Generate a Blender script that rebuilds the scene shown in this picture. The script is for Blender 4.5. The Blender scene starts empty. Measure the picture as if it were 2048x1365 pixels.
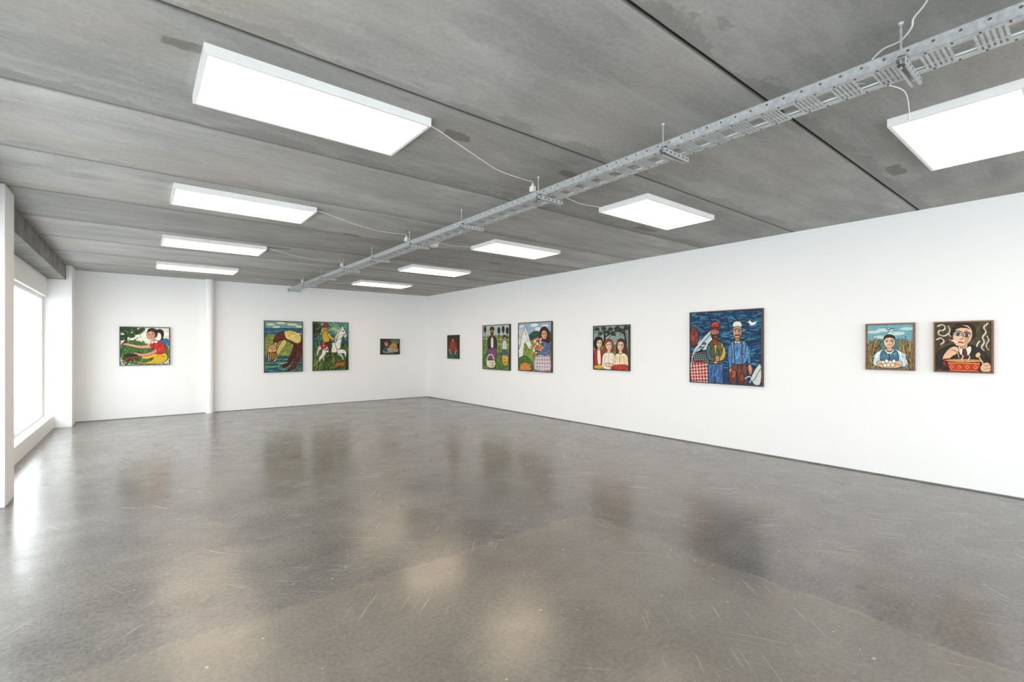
import bpy, bmesh, math, random
import numpy as np
from mathutils import Vector, Matrix
sc = bpy.context.scene
COL = sc.collection
sc.view_settings.view_transform = 'Standard'
sc.view_settings.look = 'None'
sc.view_settings.exposure = 0.0

# ------------------------------------------------------------------ camera
F = 944.0; CXP = 1024.0; HZ = 694.0; CH = 1.49; YAW = math.radians(38.35)
S_, C_ = math.sin(YAW), math.cos(YAW)
cam = bpy.data.cameras.new('camera'); camo = bpy.data.objects.new('camera', cam); COL.objects.link(camo)
camo.location = (0, 0, CH); camo.rotation_euler = (math.pi/2, 0, -YAW)
cam.sensor_width = 36; cam.lens = F/2048*36; cam.shift_y = (HZ-682.5)/2048
cam.clip_start = 0.05; cam.clip_end = 200
sc.camera = camo

XR, YB, H = 6.763, 12.62, 3.0      # right wall, back wall, ceiling height
YN = -3.5

def ray(x):
    p = x-CXP
    return S_*F + C_*p, C_*F - S_*p
def on_y(x, y, Y):      # measured point on a plane Y = const
    dx, dy = ray(x); t = Y/dy
    return dx*t, CH+(HZ-y)*t
def on_x(x, y, X):
    dx, dy = ray(x); t = X/dx
    return dy*t, CH+(HZ-y)*t
def on_z(x, y, z):
    dx, dy = ray(x); t = (z-CH)/(HZ-y)
    return dx*t, dy*t

# ------------------------------------------------------------------ materials
def new_mat(name):
    m = bpy.data.materials.new(name); m.use_nodes = True
    return m, m.node_tree, m.node_tree.nodes['Principled BSDF']
def node(nt, typ, ins=None, **props):
    n = nt.nodes.new(typ)
    for k, v in props.items(): setattr(n, k, v)
    for k, v in (ins or {}).items():
        s = n.inputs[k]
        if hasattr(v, 'is_output'): nt.links.new(v, s)
        else: s.default_value = v
    return n
def M(nt, op, a, b=0.0, c=None, clamp=False):
    ins = {0: a, 1: b}
    if c is not None: ins[2] = c
    n = node(nt, 'ShaderNodeMath', ins, operation=op); n.use_clamp = clamp
    return n.outputs[0]
def mixc(nt, fac, a, b, mode='MIX'):
    n = node(nt, 'ShaderNodeMixRGB', {0: fac, 1: a, 2: b}, blend_type=mode)
    return n.outputs[0]
def ramp(nt, fac, stops):
    n = node(nt, 'ShaderNodeValToRGB', {0: fac})
    e = n.color_ramp.elements
    while len(e) < len(stops): e.new(0.5)
    for k, (p, c) in enumerate(stops):
        e[k].position = p
        e[k].color = (c, c, c, 1) if not isinstance(c, tuple) else (*c, 1)
    return n.outputs[0]
def sstep(nt, v, a, b, to0=0.0, to1=1.0):
    n = node(nt, 'ShaderNodeMapRange', {0: v, 1: a, 2: b, 3: to0, 4: to1}, interpolation_type='SMOOTHSTEP')
    return n.outputs[0]
def noise(nt, vec, scale, detail=4, rough=0.55):
    return node(nt, 'ShaderNodeTexNoise', {'Vector': vec, 'Scale': scale, 'Detail': detail, 'Roughness': rough}).outputs[0]
def mapped(nt, vec, rot=0, scale=(1, 1, 1), loc=(0, 0, 0)):
    return node(nt, 'ShaderNodeMapping', {'Vector': vec, 'Rotation': (0, 0, rot), 'Scale': scale, 'Location': loc}).outputs[0]
def pos(nt): return node(nt, 'ShaderNodeNewGeometry').outputs['Position']
def bump(nt, h, strength, dist=0.01):
    return node(nt, 'ShaderNodeBump', {'Height': h, 'Strength': strength, 'Distance': dist}).outputs[0]
def simple(name, col, rough=0.5, metal=0.0, var=0.06, scale=30, bmp=0.0):
    m, nt, b = new_mat(name)
    P = pos(nt); n = noise(nt, P, scale, 3)
    lo = tuple(c*(1-var) for c in col); hi = tuple(min(1, c*(1+var)) for c in col)
    nt.links.new(ramp(nt, n, [(0.3, lo), (0.7, hi)]), b.inputs['Base Color'])
    b.inputs['Roughness'].default_value = rough; b.inputs['Metallic'].default_value = metal
    if bmp: nt.links.new(bump(nt, n, bmp, 0.003), b.inputs['Normal'])
    return m

M_WALL = simple('white_wall_paint', (0.90, 0.90, 0.905), 0.75, 0, 0.005, 2.5)
M_WHITE = simple('white_gloss_paint', (0.88, 0.88, 0.88), 0.4, 0, 0.02, 8)
M_PLAST = simple('white_plastic', (0.80, 0.80, 0.78), 0.35, 0, 0.02, 20)
M_DARK = simple('dark_gap', (0.22, 0.22, 0.23), 0.7, 0, 0.2, 12)
M_STEEL = simple('galvanised_steel', (0.54, 0.56, 0.57), 0.42, 0.5, 0.16, 45)
M_STEELD = simple('dark_steel', (0.12, 0.12, 0.125), 0.5, 0.4, 0.2, 40)
M_HOLE = simple('hole_shadow', (0.10, 0.10, 0.10), 0.9, 0, 0.1, 10)
M_BLACKF = simple('black_frame_wood', (0.018, 0.014, 0.012), 0.45, 0, 0.25, 40)
M_BROWNF = simple('brown_frame_wood', (0.07, 0.028, 0.016), 0.45, 0, 0.3, 40)
M_OAKF = simple('oak_frame_wood', (0.20, 0.095, 0.045), 0.5, 0, 0.3, 40)
M_PAVE = simple('pavement', (0.7, 0.7, 0.7), 0.8, 0, 0.1, 3)

def floor_mat():
    m, nt, b = new_mat('polished_concrete_floor')
    P = pos(nt)
    big = noise(nt, P, 0.45, 4, 0.6)
    mid = noise(nt, mapped(nt, P, loc=(7, 3, 0)), 1.5, 9, 0.70)
    blo = noise(nt, mapped(nt, P, loc=(1, 13, 0)), 3.6, 8, 0.70)
    pal = noise(nt, mapped(nt, P, loc=(21, 4, 0)), 2.4, 8, 0.70)
    fine = noise(nt, P, 42, 5, 0.80)
    c = ramp(nt, mid, [(0.30, (0.088, 0.078, 0.066)), (0.5, (0.148, 0.134, 0.116)), (0.70, (0.228, 0.209, 0.183))])
    c = mixc(nt, sstep(nt, big, 0.38, 0.66, 0, 0.45), c, (0.235, 0.211, 0.178, 1))
    c = mixc(nt, sstep(nt, blo, 0.48, 0.68, 0, 0.55), c, (0.092, 0.082, 0.070, 1))
    c = mixc(nt, sstep(nt, pal, 0.50, 0.72, 0, 0.50), c, (0.272, 0.251, 0.221, 1))
    c = mixc(nt, 0.38, c, ramp(nt, fine, [(0.32, 0.045), (0.68, 0.30)]))
    # slightly paler slab behind a saw cut
    sep = node(nt, 'ShaderNodeSeparateXYZ', {0: P}); X, Y = sep.outputs[0], sep.outputs[1]
    wob = M(nt, 'MULTIPLY', M(nt, 'SUBTRACT', noise(nt, P, 3.0, 5), 0.5), 0.16)
    Xw = M(nt, 'ADD', X, wob); Yw = M(nt, 'ADD', Y, wob)
    inx = sstep(nt, Xw, 3.09, 3.18, 1, 0); iny = sstep(nt, Yw, 2.86, 2.95, 1, 0)
    slab = M(nt, 'MULTIPLY', inx, iny)
    c = mixc(nt, M(nt, 'MULTIPLY', slab, 0.28), c, (0.29, 0.25, 0.20, 1))
    ex = M(nt, 'MULTIPLY', sstep(nt, M(nt, 'ABSOLUTE', M(nt, 'SUBTRACT', Xw, 3.135)), 0.0, 0.03, 1, 0), iny)
    ey = M(nt, 'MULTIPLY', sstep(nt, M(nt, 'ABSOLUTE', M(nt, 'SUBTRACT', Yw, 2.905)), 0.0, 0.03, 1, 0), inx)
    brk = sstep(nt, noise(nt, P, 1.7, 5, 0.7), 0.46, 0.60)
    c = mixc(nt, M(nt, 'MULTIPLY', M(nt, 'MULTIPLY', M(nt, 'MAXIMUM', ex, ey), brk), 0.25), c, (0.40, 0.38, 0.34, 1))
    # fine scuffs
    scr = None
    wv = node(nt, 'ShaderNodeVectorMath', {0: P, 1: node(nt, 'ShaderNodeCombineXYZ', {0: M(nt, 'MULTIPLY', noise(nt, P, 1.3, 1), 0.12), 1: 0.0, 2: 0.0}).outputs[0]}, operation='ADD').outputs[0]
    for rot, sx, sy, off in ((1.0, 1.4, 130, 0), (0.72, 1.8, 160, 11), (2.3, 2.4, 160, 23)):
        v = mapped(nt, mapped(nt, wv, rot=rot), scale=(sx, sy, 1), loc=(off, off*0.7, 0))
        t = sstep(nt, noise(nt, v, 1.0, 1, 0.4), 0.70, 0.76)
        k = sstep(nt, noise(nt, mapped(nt, P, loc=(off*1.3, 5, 0)), 0.9, 3), 0.50, 0.62)
        t = M(nt, 'MULTIPLY', t, k)
        scr = t if scr is None else M(nt, 'MAXIMUM', scr, t)
    c = mixc(nt, M(nt, 'MULTIPLY', scr, 0.46), c, (0.50, 0.48, 0.45, 1))
    # pale and dark specks
    vor = node(nt, 'ShaderNodeTexVoronoi', {'Vector': P, 'Scale': 10.0})
    sepc = node(nt, 'ShaderNodeSeparateXYZ', {0: vor.outputs['Color']})
    rad = M(nt, 'MULTIPLY', M(nt, 'GREATER_THAN', sepc.outputs[0], 0.45), M(nt, 'MULTIPLY', sepc.outputs[1], 0.085))
    sp = M(nt, 'LESS_THAN', vor.outputs['Distance'], rad)
    c = mixc(nt, M(nt, 'MULTIPLY', sp, 0.55), c, (0.60, 0.58, 0.54, 1))
    vor2 = node(nt, 'ShaderNodeTexVoronoi', {'Vector': mapped(nt, P, loc=(3, 9, 0)), 'Scale': 3.2})
    sc2 = node(nt, 'ShaderNodeSeparateXYZ', {0: vor2.outputs['Color']})
    dist2 = M(nt, 'ADD', vor2.outputs['Distance'], M(nt, 'MULTIPLY', M(nt, 'SUBTRACT', noise(nt, P, 30, 3), 0.5), 0.14))
    dk = M(nt, 'LESS_THAN', dist2, M(nt, 'MULTIPLY', M(nt, 'GREATER_THAN', sc2.outputs[0], 0.66), M(nt, 'MULTIPLY', sc2.outputs[1], 0.13)))
    c = mixc(nt, M(nt, 'MULTIPLY', dk, 0.40), c, (0.07, 0.06, 0.05, 1))
    nt.links.new(c, b.inputs['Base Color'])
    r = M(nt, 'ADD', sstep(nt, mid, 0.3, 0.7, 0.165, 0.235), M(nt, 'MULTIPLY', scr, 0.12))
    r = M(nt, 'ADD', r, sstep(nt, blo, 0.35, 0.65, 0.0, 0.04))
    nt.links.new(r, b.inputs['Roughness'])
    b.inputs['Specular IOR Level'].default_value = 0.58
    hb = M(nt, 'ADD', M(nt, 'MULTIPLY', noise(nt, P, 4, 2), 0.3), M(nt, 'MULTIPLY', fine, 0.03))
    nt.links.new(bump(nt, hb, 0.06, 0.006), b.inputs['Normal'])
    return m

def ceiling_mat():
    m, nt, b = new_mat('precast_concrete_ceiling')
    P = pos(nt)
    sep = node(nt, 'ShaderNodeSeparateXYZ', {0: P}); X, Y = sep.outputs[0], sep.outputs[1]
    pl = M(nt, 'DIVIDE', M(nt, 'SUBTRACT', Y, 1.31), 1.27)
    idx = M(nt, 'FLOOR', pl); fr = M(nt, 'FRACT', pl)
    rnd = node(nt, 'ShaderNodeTexWhiteNoise', {'W': idx}, noise_dimensions='1D').outputs[0]
    off = node(nt, 'ShaderNodeCombineXYZ', {0: M(nt, 'MULTIPLY', rnd, 40), 1: 0.0, 2: 0.0}).outputs[0]
    Pp = node(nt, 'ShaderNodeVectorMath', {0: P, 1: off}, operation='ADD').outputs[0]
    streak = noise(nt, mapped(nt, Pp, scale=(0.5, 1.7, 1)), 1.3, 9, 0.66)
    streak2 = noise(nt, mapped(nt, Pp, scale=(0.5, 11.0, 1), loc=(5, 0, 0)), 1.2, 5, 0.65)
    blot = noise(nt, mapped(nt, Pp, scale=(0.8, 1.2, 1)), 1.1, 10, 0.68)
    pale = noise(nt, mapped(nt, Pp, scale=(0.6, 1.4, 1), loc=(2, 8, 0)), 1.2, 9, 0.70)
    fine = noise(nt, P, 34, 5, 0.75)
    c = ramp(nt, streak, [(0.30, (0.250, 0.245, 0.231)), (0.5, (0.365, 0.358, 0.342)), (0.70, (0.50, 0.492, 0.473))])
    c = mixc(nt, sstep(nt, blot, 0.48, 0.60, 0.0, 0.42), c, (0.268, 0.262, 0.247, 1))
    c = mixc(nt, sstep(nt, pale, 0.52, 0.66, 0.0, 0.48), c, (0.53, 0.52, 0.493, 1))
    c = mixc(nt, sstep(nt, streak2, 0.50, 0.74, 0.0, 0.28), c, (0.54, 0.53, 0.51, 1))
    c = mixc(nt, M(nt, 'SUBTRACT', 0.22, sstep(nt, streak2, 0.30, 0.48, 0.0, 0.22)), c, (0.24, 0.235, 0.22, 1))
    warm = noise(nt, mapped(nt, Pp, loc=(9, 2, 0)), 0.9, 5)
    c = mixc(nt, sstep(nt, warm, 0.47, 0.68, 0.0, 0.46), c, (0.41, 0.350, 0.290, 1))
    c = mixc(nt, 0.16, c, ramp(nt, fine, [(0.3, 0.14), (0.7, 0.62)]))
    # darker band with a ragged edge on one side of each seam
    ed = M(nt, 'MINIMUM', fr, M(nt, 'SUBTRACT', 1.0, fr))
    rag = M(nt, 'MULTIPLY', M(nt, 'SUBTRACT', noise(nt, mapped(nt, P, scale=(0.8, 1.5, 1)), 2.3, 7, 0.72), 0.5), 0.55)
    edw = M(nt, 'ADD', ed, rag)
    hz = M(nt, 'MULTIPLY', sstep(nt, edw, 0.075, 0.10, 1, 0), M(nt, 'GREATER_THAN', fr, 0.5))
    c = mixc(nt, M(nt, 'MULTIPLY', hz, 0.45), c, (0.225, 0.218, 0.203, 1))
    tone = M(nt, 'ADD', 0.86, M(nt, 'MULTIPLY', rnd, 0.28))
    c = mixc(nt, 1.0, c, node(nt, 'ShaderNodeCombineXYZ', {0: tone, 1: tone, 2: tone}).outputs[0], 'MULTIPLY')
    # dark seam lines, the shadow of the joints put into the colour
    sd = sstep(nt, ed, 0.0, 0.020, 0.9, 0)
    c = mixc(nt, sd, c, (0.05, 0.048, 0.044, 1))
    # darker oil patches near the lamps
    wx = M(nt, 'MULTIPLY', M(nt, 'SUBTRACT', noise(nt, P, 7, 4), 0.5), 0.16)
    wy = M(nt, 'MULTIPLY', M(nt, 'SUBTRACT', noise(nt, mapped(nt, P, loc=(4, 4, 4)), 7, 4), 0.5), 0.10)
    Xw = M(nt, 'ADD', X, wx); Yw = M(nt, 'ADD', Y, wy)
    pm = None
    for px, py, hx, hy in ((372, 92, 0.11, 0.045), (912, 272, 0.10, 0.05), (1792, 341, 0.15, 0.05), (1142, 350, 0.13, 0.05),
                           (990, 527, 0.14, 0.05), (1292, 459, 0.20, 0.05), (700, 470, 0.12, 0.04), (560, 497, 0.14, 0.05)):
        cx, cy = on_z(px, py, H)
        a = sstep(nt, M(nt, 'ABSOLUTE', M(nt, 'SUBTRACT', Xw, cx)), hx-0.008, hx+0.012, 1, 0)
        d = sstep(nt, M(nt, 'ABSOLUTE', M(nt, 'SUBTRACT', Yw, cy)), hy-0.008, hy+0.012, 1, 0)
        t = M(nt, 'MULTIPLY', a, d)
        pm = t if pm is None else M(nt, 'MAXIMUM', pm, t)
    c = mixc(nt, M(nt, 'MULTIPLY', pm, 0.65), c, (0.13, 0.122, 0.09, 1))
    nt.links.new(c, b.inputs['Base Color'])
    b.inputs['Roughness'].default_value = 0.65
    b.inputs['Specular IOR Level'].default_value = 0.3
    nt.links.new(bump(nt, M(nt, 'ADD', streak, M(nt, 'MULTIPLY', fine, 0.25)), 0.18, 0.006), b.inputs['Normal'])
    return m

def beam_mat():
    m, nt, b = new_mat('rough_concrete_beam')
    P = pos(nt)
    sep = node(nt, 'ShaderNodeSeparateXYZ', {0: P})
    n = noise(nt, P, 3.5, 7, 0.7); f = noise(nt, P, 30, 4, 0.7)
    c = ramp(nt, n, [(0.28, (0.13, 0.12, 0.105)), (0.5, (0.23, 0.215, 0.19)), (0.72, (0.38, 0.365, 0.335))])
    c = mixc(nt, 0.25, c, ramp(nt, f, [(0.3, 0.07), (0.7, 0.45)]))
    fr = M(nt, 'FRACT', M(nt, 'DIVIDE', sep.outputs[1], 0.62))
    ed = M(nt, 'MINIMUM', fr, M(nt, 'SUBTRACT', 1.0, fr))
    c = mixc(nt, sstep(nt, ed, 0.0, 0.03, 0.6, 0), c, (0.05, 0.045, 0.04, 1))
    nt.links.new(c, b.inputs['Base Color']); b.inputs['Roughness'].default_value = 0.85
    nt.links.new(bump(nt, M(nt, 'ADD', n, M(nt, 'MULTIPLY', f, 0.5)), 0.6, 0.02), b.inputs['Normal'])
    return m

def led_mat():
    m, nt, b = new_mat('lit_led_diffuser')
    b.inputs['Base Color'].default_value = (0.9, 0.9, 0.88, 1)
    b.inputs['Emission Color'].default_value = (1.0, 0.77, 0.54, 1)
    b.inputs['Emission Strength'].default_value = 7.2
    return m

def glass_mat():
    m, nt, b = new_mat('window_glass')
    out = nt.nodes['Material Output']
    t = node(nt, 'ShaderNodeBsdfTransparent', {'Color': (0.97, 0.985, 0.98, 1)})
    g = node(nt, 'ShaderNodeBsdfGlossy', {'Roughness': 0.02})
    mx = node(nt, 'ShaderNodeMixShader', {0: 0.06, 1: t.outputs[0], 2: g.outputs[0]})
    nt.links.new(mx.outputs[0], out.inputs['Surface'])
    return m

def paint_mat():
    m, nt, b = new_mat('oil_paint_on_canvas')
    a = node(nt, 'ShaderNodeAttribute', attribute_name='Col')
    P = pos(nt); n = noise(nt, P, 90, 4, 0.7)
    c = mixc(nt, 0.35, a.outputs['Color'], ramp(nt, n, [(0.25, 0.22), (0.75, 0.70)]), 'OVERLAY')
    nt.links.new(c, b.inputs['Base Color'])
    b.inputs['Roughness'].default_value = 0.5
    b.inputs['Specular IOR Level'].default_value = 0.25
    nt.links.new(bump(nt, n, 0.4, 0.002), b.inputs['Normal'])
    return m
M_FLOOR, M_CEIL, M_BEAM, M_LED, M_GLASS, M_PAINT = floor_mat(), ceiling_mat(), beam_mat(), led_mat(), glass_mat(), paint_mat()

# ------------------------------------------------------------------ mesh helpers
class MB:
    def __init__(s): s.v = []; s.f = []; s.mi = []
    def box(s, x0, x1, y0, y1, z0, z1, mi=0):
        n = len(s.v)
        s.v += [(x0,y0,z0),(x1,y0,z0),(x1,y1,z0),(x0,y1,z0),(x0,y0,z1),(x1,y0,z1),(x1,y1,z1),(x0,y1,z1)]
        for q in ((0,3,2,1),(4,5,6,7),(0,1,5,4),(1,2,6,5),(2,3,7,6),(3,0,4,7)):
            s.f.append(tuple(n+k for k in q)); s.mi.append(mi)
        return s
    def prism(s, prof, a, b, axis, mi=0):     # closed profile extruded along an axis
        n = len(s.v); k = len(prof)
        for t in (a, b):
            for (p, q) in prof:
                s.v.append({'x': (t, p, q), 'y': (p, t, q), 'z': (p, q, t)}[axis])
        for i in range(k):
            j = (i+1) % k
            s.f.append((n+i, n+j, n+k+j, n+k+i)); s.mi.append(mi)
        s.f.append(tuple(n+i for i in reversed(range(k)))); s.mi.append(mi)
        s.f.append(tuple(n+k+i for i in range(k))); s.mi.append(mi)
        return s
    def lathe(s, prof, seg=24, c=(0,0,0), mi=0):   # profile (r, z)
        n = len(s.v); k = len(prof)
        for (r, z) in prof:
            for i in range(seg):
                a = 2*math.pi*i/seg
                s.v.append((c[0]+r*math.cos(a), c[1]+r*math.sin(a), c[2]+z))
        for j in range(k-1):
            for i in range(seg):
                i2 = (i+1) % seg
                s.f.append((n+j*seg+i, n+j*seg+i2, n+(j+1)*seg+i2, n+(j+1)*seg+i)); s.mi.append(mi)
        s.f.append(tuple(n+i for i in reversed(range(seg)))); s.mi.append(mi)
        s.f.append(tuple(n+(k-1)*seg+i for i in range(seg))); s.mi.append(mi)
        return s
    def disc(s, c, r, axis, seg=12, mi=0, ry=None):
        n = len(s.v); ry = ry or r
        for i in range(seg):
            a = 2*math.pi*i/seg; p, q = r*math.cos(a), ry*math.sin(a)
            d = {'x': (0, p, q), 'y': (p, 0, q), 'z': (p, q, 0)}[axis]
            s.v.append(tuple(c[k]+d[k] for k in range(3)))
        s.f.append(tuple(range(n, n+seg))); s.mi.append(mi)
        return s
    def tube(s, pts, r, seg=8, sub=6, mi=0):
        P = [Vector(p) for p in pts]
        if sub and len(P) > 2:
            Q = []
            for i in range(len(P)-1):
                p0 = P[max(i-1, 0)]; p1 = P[i]; p2 = P[i+1]; p3 = P[min(i+2, len(P)-1)]
                for k in range(sub):
                    t = k/sub
                    Q.append(0.5*((2*p1)+(p2-p0)*t+(2*p0-5*p1+4*p2-p3)*t*t+(3*p1-p0-3*p2+p3)*t**3))
            Q.append(P[-1]); P = Q
        n = len(s.v); up = Vector((0.13, 0.21, 0.97)).normalized()
        for i, p in enumerate(P):
            t = (P[min(i+1, len(P)-1)]-P[max(i-1, 0)]).normalized()
            a = up - t*up.dot(t)
            if a.length < 1e-3: a = Vector((1, 0, 0)) - t*t.x
            a.normalize(); b_ = t.cross(a); up = a
            for k in range(seg):
                an = 2*math.pi*k/seg
                s.v.append(tuple(p + a*(r*math.cos(an)) + b_*(r*math.sin(an))))
        for i in range(len(P)-1):
            for k in range(seg):
                k2 = (k+1) % seg
                s.f.append((n+i*seg+k, n+i*seg+k2, n+(i+1)*seg+k2, n+(i+1)*seg+k)); s.mi.append(mi)
        s.f.append(tuple(n+k for k in reversed(range(seg)))); s.mi.append(mi)
        s.f.append(tuple(n+(len(P)-1)*seg+k for k in range(seg))); s.mi.append(mi)
        return s
    def build(s, name, mats, parent=None, smooth=False, bevel=0.0, loc=None):
        me = bpy.data.meshes.new(name); me.from_pydata(s.v, [], s.f)
        if not isinstance(mats, (list, tuple)): mats = [mats]
        for m in mats: me.materials.append(m)
        me.polygons.foreach_set('material_index', s.mi)
        bm = bmesh.new(); bm.from_mesh(me); bmesh.ops.recalc_face_normals(bm, faces=bm.faces); bm.to_mesh(me); bm.free()
        if smooth: me.shade_smooth()
        o = bpy.data.objects.new(name, me); COL.objects.link(o)
        if parent: o.parent = parent
        if loc: o.location = loc
        if bevel:
            md = o.modifiers.new('bevel', 'BEVEL'); md.width = bevel; md.segments = 2; md.limit_method = 'ANGLE'
        if smooth:
            md = o.modifiers.new('split', 'EDGE_SPLIT'); md.split_angle = math.radians(40)
        return o
def tag(o, label, cat, group=None, kind=None):
    o['label'] = label; o['category'] = cat
    if group: o['group'] = group
    if kind: o['kind'] = kind
    return o
def thing(name, label, cat, loc=(0, 0, 0), rz=0, group=None):
    o = bpy.data.objects.new(name, None); COL.objects.link(o); o.empty_display_size = 0.1
    o.location = loc; o.rotation_euler = (0, 0, rz)
    return tag(o, label, cat, group)
def struct(o, label, cat):
    return tag(o, label, cat, kind='structure')
def copy_tree(o, parent=None):
    c = o.copy(); COL.objects.link(c)
    if parent: c.parent = parent
    for ch in list(o.children): copy_tree(ch, c)
    return c

# ------------------------------------------------------------------ setting
XG = -1.5
struct(MB().box(XG, XR+0.2, YN-0.2, YB+0.2, -0.15, 0).build('floor', M_FLOOR), 'polished grey brown concrete floor with scratches and soft reflections', 'floor')
c = MB()
ys = [1.31+1.27*k for k in range(-4, 10)]
for a, b_ in zip(ys[:-1], ys[1:]):
    g, ch = 0.005, 0.014
    prof = [(a+g, H+0.14), (a+g, H+ch), (a+g+ch, H), (b_-g-ch, H), (b_-g, H+ch), (b_-g, H+0.14)]
    c.prism(prof, XG, XR+0.2, 'x')
c.box(XG, XR+0.2, ys[0], ys[-1], H+0.14, H+0.2)
struct(c.build('ceiling', M_CEIL), 'grey precast concrete plank ceiling with dark seams', 'ceiling')
struct(MB().box(-1.5, XR+0.2, YB, YB+0.2, 0.010, H).build('wall_back', M_WALL), 'white wall at the far end of the gallery', 'wall')
struct(MB().box(XR, XR+0.2, YN, YB, 0.014, H).build('wall_right', M_WALL), 'long white wall on the right hung with seven paintings', 'wall')
nw = MB()
nw.box(XG, -0.9, YN-0.2, YN, 0, H).box(6.2, XR+0.2, YN-0.2, YN, 0, H).box(-0.9, 6.2, YN-0.2, YN, 0, 0.235).box(-0.9, 6.2, YN-0.2, YN, 2.75, H)  # wide opening added to this unseen wall to let fill daylight in
struct(nw.build('wall_near', M_WALL), 'white wall behind the viewpoint with a wide opening added for fill light', 'wall')
struct(MB().box(XR+0.010, XR+0.19, YN, YB, 0, 0.014).build('baseboard_right', M_DARK), 'thin dark shadow gap under the right wall', 'baseboard')
struct(MB().box(-0.97, XR, YB+0.008, YB+0.19, 0, 0.010).build('baseboard_back', M_DARK), 'thin dark shadow gap under the back wall', 'baseboard')
struct(MB().box(XR-0.006, XR, YN, YB-0.006, 2.955, 2.972).build('trim_1', M_WALL), 'slim white trim strip along the top of the right wall', 'trim')
# left side: piers, beam, header, plinth, windows
piers = [(0.73, 1.14), (6.34, 6.75), (11.95, YB)]
for i, (a, b_) in enumerate(piers):
    o = MB().box(XG, -0.97, a, b_, 0, H).build('wall_left_pier', M_WALL, bevel=0.004)
    struct(o, ['white pier between the near windows', 'white pier cut by the left edge of the photo', 'white pier in the far left corner'][i], 'pier')
bays = [(YN, 0.73), (1.14, 6.34), (6.75, 11.95)]
WT = 2.40
bm_, wl = MB(), MB()
for a, b_ in bays:
    bm_.box(XG, -1.05, a, b_, 2.73, H)
    wl.box(XG, -1.30, a, b_, WT, 2.73)
    wl.box(XG, -1.22, a, b_, 0, 0.225)
struct(bm_.build('trim_2', M_BEAM), 'rough brown grey concrete beam above the windows', 'beam')
struct(wl.build('wall_left', M_WALL), 'white lintel band and low white plinth above and below the windows', 'wall')
def window(name, loc, rz, hw, hh, mull, lab):
    w = bpy.data.objects.new(name, None); COL.objects.link(w); w.location = loc; w.rotation_euler = (0, 0, rz)
    fw = 0.06; fr = MB(); e0, e1 = -hw+fw, hw-fw-0.06
    fr.box(-0.04, 0.045, -hw, e0, 0, hh).box(-0.04, 0.045, e1, hw, 0, hh)
    fr.box(-0.04, 0.045, e0, e1, 0, fw).box(-0.04, 0.045, e0, e1, hh-fw, hh)
    xs = [e0]
    for ym in mull:
        fr.box(-0.035, 0.04, ym-0.025, ym+0.025, fw, hh-fw); xs += [ym-0.025, ym+0.025]
    xs.append(e1)
    fr.build('window_frame', M_WHITE, w, bevel=0.004)
    for a, b_ in zip(xs[0::2], xs[1::2]):
        MB().box(-0.004, 0.004, a, b_, fw, hh-fw).build('pane', M_GLASS, w)
    struct(w, lab, 'window')
wlab = ['tall white framed window behind the viewpoint', 'tall white framed window beside the viewpoint', 'tall bright shop window with a white frame on the left']
for i, (a, b_) in enumerate(bays):
    hw = (b_-a)/2
    window('window_%d' % (3-i), (-1.40, (a+b_)/2, 0.225), 0, hw, WT-0.225, [-hw*0.36], wlab[i])
window('window_4', (2.65, YN-0.1, 0.235), math.pi/2, 3.55, 2.75-0.235, [-1.2, 1.2], 'unseen wide white framed window added behind the viewpoint for fill light')  # added window, out of view, brightens the back and right walls
struct(MB().box(-9, XG-0.001, YN-6, YB+8, -0.25, -0.10).box(XG, XR+4, YN-6, YN-0.21, -0.25, -0.10).build('ground', M_PAVE), 'pale pavement outside the windows', 'pavement')

# ------------------------------------------------------------------ LED panels
LZ = 0.052
def led_panel():
    t = thing('ceiling_light', 'x', 'ceiling light', group='LED panels on the ceiling')
    hx, hy, r = 0.632, 0.313, 0.020
    m = MB()
    m.box(-hx, hx, -hy, -hy+r, 0, LZ).box(-hx, hx, hy-r, hy, 0, LZ)
    m.box(-hx, -hx+r, -hy+r, hy-r, 0, LZ).box(hx-r, hx, -hy+r, hy-r, 0, LZ)
    m.box(-hx+r, hx-r, -hy+r, hy-r, LZ-0.02, LZ)
    m.build('frame', M_WHITE, t)
    MB().box(-hx+r, hx-r, -hy+r, hy-r, 0.002, 0.012).build('diffuser', M_LED, t)
    return t
proto = led_panel()
lights = [(0.885, 3.09, 'biggest looking lit LED panel, nearest one left of the cable tray'),
          (0.885, 5.64, 'lit LED panel second from the camera in the row left of the cable tray'),
          (0.885, 8.18, 'lit LED panel third from the camera in the row left of the cable tray'),
          (0.885, 10.73, 'lit LED panel left of the cable tray, closest to the back wall'),
          (4.53, 0.60, 'lit LED panel cut off by the right edge of the photo'),
          (4.55, 3.12, 'lit LED panel second from the camera in the row right of the cable tray'),
          (4.55, 5.64, 'lit LED panel third from the camera in the row right of the cable tray'),
          (4.55, 8.18, 'lit LED panel fourth from the camera in the row right of the cable tray'),
          (4.55, 10.73, 'smallest looking lit LED panel, right of the cable tray and closest to the back wall')]
for i, (x, y, lab) in enumerate(lights):
    o = proto if i == 0 else copy_tree(proto)
    o.location = (x, y, H-LZ); o['label'] = lab

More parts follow.
